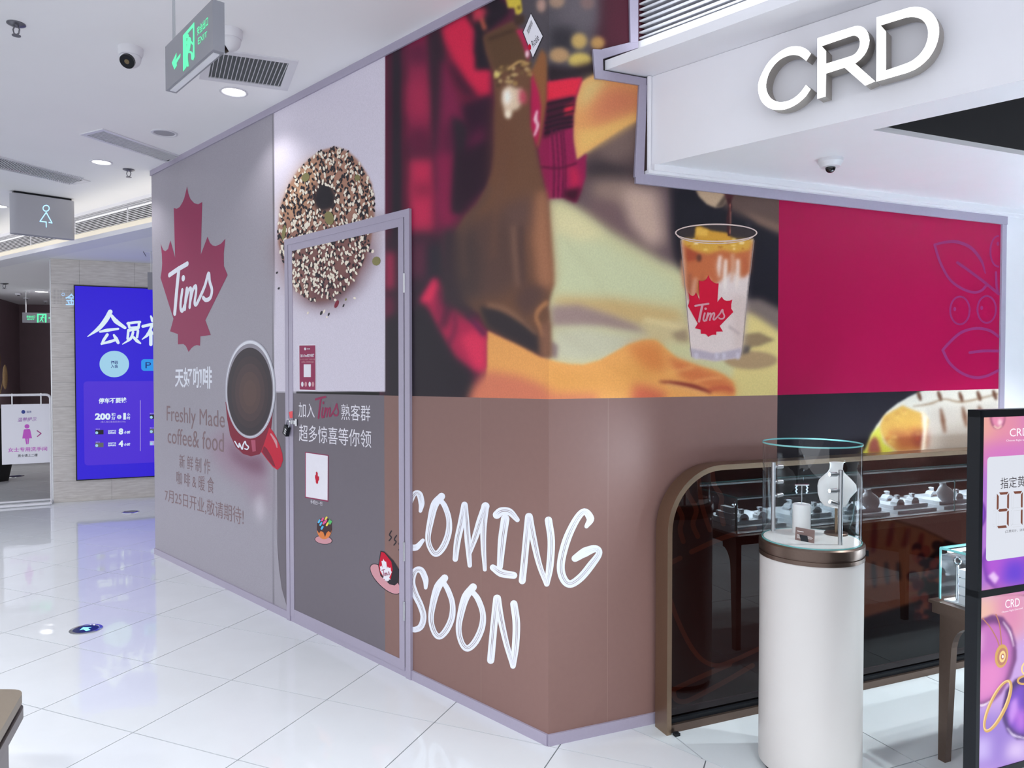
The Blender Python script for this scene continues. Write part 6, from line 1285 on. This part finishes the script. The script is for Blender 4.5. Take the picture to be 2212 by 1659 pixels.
# washroom lightbox
wa = pxz(23, 414, CEIL-0.02); wb_ = pxz(163, 434, CEIL-0.02); WS = Fr(wa, math.degrees(math.atan2(*(wb_-wa)[:2]))); wl = float(np.linalg.norm(wb_-wa)); wz0 = WS.px(23, 502)[1]; WT = 0.11
wsg = thing('washroom_sign', WS.pt(wl/2, wz0, -WT/2), 'grey ceiling lightbox with glowing outlined woman symbol', 'sign')
P = [WS.pt(WT/2-WT/2*math.sin(t), wz0, -WT/2-WT/2*math.cos(t)) for t in np.linspace(0, math.pi, 13)]
P = [WS.pt(WT/2+WT/2*math.cos(t), wz0, -WT/2+WT/2*math.sin(t)) for t in np.linspace(math.pi/2, 3*math.pi/2, 13)]+[WS.pt(wl-WT/2+WT/2*math.cos(t), wz0, -WT/2+WT/2*math.sin(t)) for t in np.linspace(-math.pi/2, math.pi/2, 13)]
MB().prism(P, (0, 0, CEIL-0.022-wz0)).build('housing', mat('lightbox_grey', (172, 172, 180), 0.4, noise=0.02), wsg, True); MB().fbox(WS, 0.03, wl-0.03, CEIL-0.022, CEIL, -WT+0.02, -0.02).build('mount', M_BLACK, wsg)
E_LBLUE = mat('pale_blue_glow', (170, 210, 250), 0.4, emit=(150, 214, 255), estr=1.0); cQ = lambda *p: [(x/5.53, 400+y/5.53) for x, y in p]
pieces_px('woman_symbol', WS, ring(cQ((551, 276))[0], 7.6, 7.2, 1.9, 30), E_LBLUE, wsg, 0.001)
pieces_px('woman_symbol', WS, [q_ for s in (cQ((552, 325), (478, 432)), cQ((478, 432), (552, 440)), cQ((552, 440), (553, 500)), cQ((552, 325), (622, 452)), cQ((622, 452), (585, 445))) for q_ in ribbon(s, 1.9)], E_LBLUE, wsg, 0.001)

# corridor exit sign, side-on sign and access panel by the hoarding end
c0 = pxz(50, 697, 2.3); cy0 = 12.6; c0 = np.array([(50-CX)/F_PX*cy0, cy0, 0]); CE = Fr(c0, 75)
cz0 = CE.px(50, 697)[1]; cz1 = CE.px(50, 675)[1]
ce = thing('exit_sign', CE.pt(0.3, cz0), 'small hanging green exit sign in the dark corridor', 'exit sign')
MB().fbox(CE, 0, 0.62, cz0, cz1, -0.04, 0).build('housing', M_SIGNGREY, ce); MB().tube([CE.pt(0.05, cz1, -0.02), CE.pt(0.05, 2.945, -0.02)], 0.007, 8).build('hanger_rod', M_STEEL, ce, True)
text_px('lettering', CE, '安全出口', [(57.5, 681.5), (76, 681.5), (76, 686.5), (57.5, 686.5)], E_GREEN, ce, 0.002, bold=0.02); text_px('lettering', CE, 'EXIT', [(59, 688), (75, 688), (75, 691), (59, 691)], E_GREEN, ce, 0.002, bold=0.02)
pieces_px('door_symbol', CE, [rect_px(80, 678, 83.5, 696.5), rect_px(97, 678, 100.5, 696.5), rect_px(80, 678, 100.5, 680.5)]+[q_ for s, w in [([(92, 683), (90, 689)], 3), ([(90, 689), (93, 695)], 1.8), ([(90, 689), (86, 694)], 1.8), ([(91, 685), (87, 687)], 1.4), ([(92, 685), (96, 687)], 1.4)] for q_ in ribbon(s, w)]+[disc((93, 681.5), 1.6, 1.6, 10)], E_GREEN, ce, 0.002)
pieces_px('arrow', CE, [rect_px(105, 685.5, 118, 688)], E_GREEN, ce, 0.002)
h0 = np.array([(321-CX)/F_PX*8.3, 8.3, 0]); HS = Fr(h0, 70)
hs = thing('hanging_sign', HS.pt(0.2, HS.px(321, 625)[1]), 'plain grey hanging sign half hidden by the hoarding end', 'sign')
MB().fbox(HS, 0, 0.5, HS.px(321, 625)[1], HS.px(321, 588)[1], -0.05, 0).build('housing', M_SIGNGREY, hs); MB().tube([HS.pt(0.035, HS.px(321, 588)[1], -0.025), HS.pt(0.035, 2.945, -0.025)], 0.006, 8).build('hanger_rod', M_STEEL, hs, True)
P = [pxz(309, 543, 2.945), pxz(335, 546, 2.945), pxz(335, 553, 2.945), pxz(315, 553, 2.945)]; ap_ = thing('access_panel', P[0], 'small square access panel in the lower ceiling by the hoarding end', 'panel')
MB().prism(P, (0, 0, -0.004)).build('panel_face', M_CEIL, ap_); MB().prism([P[0], P[0]+(P[1]-P[0])*0.06, P[3]+(P[2]-P[3])*0.06, P[3]], (0, 0, -0.006)).build('gap', M_BLACK, ap_)

# dome camera under the shop ceiling
dc = pxz(1794, 344, SZ); dm = thing('security_camera', dc, 'white dome security camera under the shop ceiling', 'security camera')
MB().lathe([(0, 0), (0.052, 0), (0.052, -0.014), (0.048, -0.017), (0.040, -0.034), (0.022, -0.036), (0, -0.036)], dc, 40).build('base', M_PLASTIC, dm, True); MB().sphere(dc+[0, 0, -0.038], 0.021, 24, 14).build('dome', M_LENS, dm, True)

# ---------------------------------------------------------------- floor guide discs
def guide(px_, py_, r, label, arrow=True):
    c = pxz(px_, py_); t = thing('floor_guide', c, label, 'floor marker', 'round evacuation markers set in the floor')
    MB().lathe([(r*0.78, 0.001), (r, 0.001), (r, 0.004), (r*0.80, 0.006), (r*0.78, 0.004)], c, 48).build('rim', M_CHROME, t, True); MB().lathe([(0, 0.004), (r*0.79, 0.004)], c, 40).build('plate', mat('navy_plate', (26, 40, 84), 0.15, noise=0.05), t)
    if arrow:
        e = mat('arrow_glow', (120, 220, 230), 0.4, emit=(120, 230, 240), estr=0.9); d = np.array([-0.75, 0.66, 0]); s = np.array([0.66, 0.75, 0]); k = r*0.5; o = c+np.array([0, 0, 0.0045])
        mk('arrow', [o+d*k*x+s*k*y for x, y in ((1, 0), (0.1, 0.75), (0.1, 0.28), (-0.9, 0.28), (-0.9, -0.28), (0.1, -0.28), (0.1, -0.75))], [(0, 1, 2, 3, 4, 5, 6)], e, t)
guide(185.5, 1360, 0.092, 'round navy floor marker with glowing arrow on the white tiles'); guide(282, 1106, 0.092, 'round dark floor marker in front of the stone wall', False); guide(34, 1029, 0.11, 'round dark floor marker in the washroom corridor', False)

# ---------------------------------------------------------------- washroom notice stand
NS = Fr(pxz(112, 1086), 62); NS.O = NS.O-NS.U*0.0
ns = thing('notice_stand', NS.pt(-0.4, 0), 'white tubular stand at the washroom corridor holding a hanging notice', 'stand')
zr = NS.px(60, 853)[1]; wdt = 0.95
M_RAIL = mat('white_rail', (226, 226, 232), 0.3, noise=0.01)
arc = [NS.pt(-0.05+0.05*math.sin(t), zr-0.05+0.05*math.cos(t)) for t in np.linspace(0, math.pi/2, 6)]; arc2 = [NS.pt(-wdt+0.05-0.05*math.sin(t), zr-0.05+0.05*math.cos(t)) for t in np.linspace(0, math.pi/2, 6)]
MB().tube([NS.pt(0, 0.02)]+arc[::-1]+arc2+[NS.pt(-wdt, 0.02)], 0.015, 10).build('frame', M_RAIL, ns, True)
MB().tube([NS.pt(0.0, 0.016, 0.16), NS.pt(0.0, 0.016, -0.16), NS.pt(-wdt, 0.016, -0.16), NS.pt(-wdt, 0.016, 0.16), NS.pt(0.0, 0.016, 0.16)], 0.015, 10).build('base', M_RAIL, ns, True)
a = NS.px(4.5, 1004); b_ = NS.px(110, 872); nb = thing('notice_board', NS.pt((a[0]+b_[0])/2, a[1]), 'white hanging notice with pink woman symbol and arrow', 'notice')
MB().fbox(NS, a[0], b_[0], a[1], b_[1], -0.006, 0.006).build('board', mat('notice_white', (226, 226, 234), 0.4, noise=0.01), nb)
for x in (26, 88.5):
    u = NS.px(x, 860)[0]; MB().fbox(NS, u-0.006, u+0.006, b_[1]-0.02, zr+0.018, 0.006, 0.010).build('hook', M_STEEL, nb)
cN = lambda *p: [(x/5.354, 800+y/5.354) for x, y in p]; I_PK = mat('notice_pink', (196, 84, 196), 0.5, noise=0.03); I_BL = mat('notice_blue', (40, 60, 140), 0.5, noise=0.03); I_PL = mat('notice_plum', (164, 60, 130), 0.5, noise=0.03)
def npc(nm, polys, m): return flat(nm, NS, [[NS.px(x, y, 0.007) for x, y in p_] for p_ in polys], m, nb, 0.007)
npc('woman_symbol', [cN(*disc((312, 648), 28, 25, 24))], I_PK); npc('woman_symbol', [cN((282, 682), (342, 678), (350, 690), (370, 785), (338, 785), (330, 852), (318, 854), (316, 790), (310, 790), (314, 855), (302, 855), (290, 788), (258, 788), (274, 690))], I_PK)
npc('arrow', ribbon(cN((430, 698), (475, 730)), 2.2, 2)+ribbon(cN((475, 730), (432, 765)), 2.2, 2), I_PL); npc('logo_dot', [cN(*disc((270, 481), 23, 22, 24))], I_BL)
for s, q_, m, sh in [('百货', [(306, 468), (364, 466), (364, 492), (306, 494)], I_BL, 0), ('温馨提示', [(203, 548), (425, 540), (425, 588), (203, 596)], mat('notice_lilac', (172, 128, 190), 0.5), 0.2), ('女士专用洗手间', [(92, 895), (545, 880), (545, 932), (92, 948)], I_PK, 0), ('男士请上二楼', [(205, 972), (435, 962), (435, 996), (205, 1006)], mat('notice_ink', (70, 70, 80), 0.5), 0)]:
    text_px('lettering', NS, s, cN(*q_), m, nb, 0.007, bold=0.015, shear=sh)
# dried plumes in a dark vase at the corridor's left
vz = np.array([(8-CX)/F_PX*10.6, 10.6, 0.0]); vs = thing('dried_plumes', vz, 'tan dried plumes in a dark floor vase at the left edge', 'plant')
MB().lathe([(0, 0), (0.14, 0), (0.2, 0.3), (0.18, 0.7), (0.09, 0.95), (0.11, 1.05), (0.0, 1.05)], vz-[0.12, 0, 0], 28).build('vase', M_DARK, vs, True)
M_PLUME = mat('dried_plume', (140, 112, 78), 0.9, noise=0.3, nscale=40)
for i, (dx, h) in enumerate(((0.02, 1.62), (-0.08, 1.85), (-0.2, 1.7), (-0.14, 1.55))):
    b = vz+[-0.12, 0, 1.0]; tip = vz+[dx, 0.0, h]; MB().tube([b, (b+tip)/2+[0.02, 0, 0.05], tip], 0.006, 6).build('stem', M_PLUME, vs, True); MB().sphere(tip-[0, 0, 0.12], 0.045, 12, 10, (0.7, 0.7, 4.0)).build('plume', M_PLUME, vs, True)
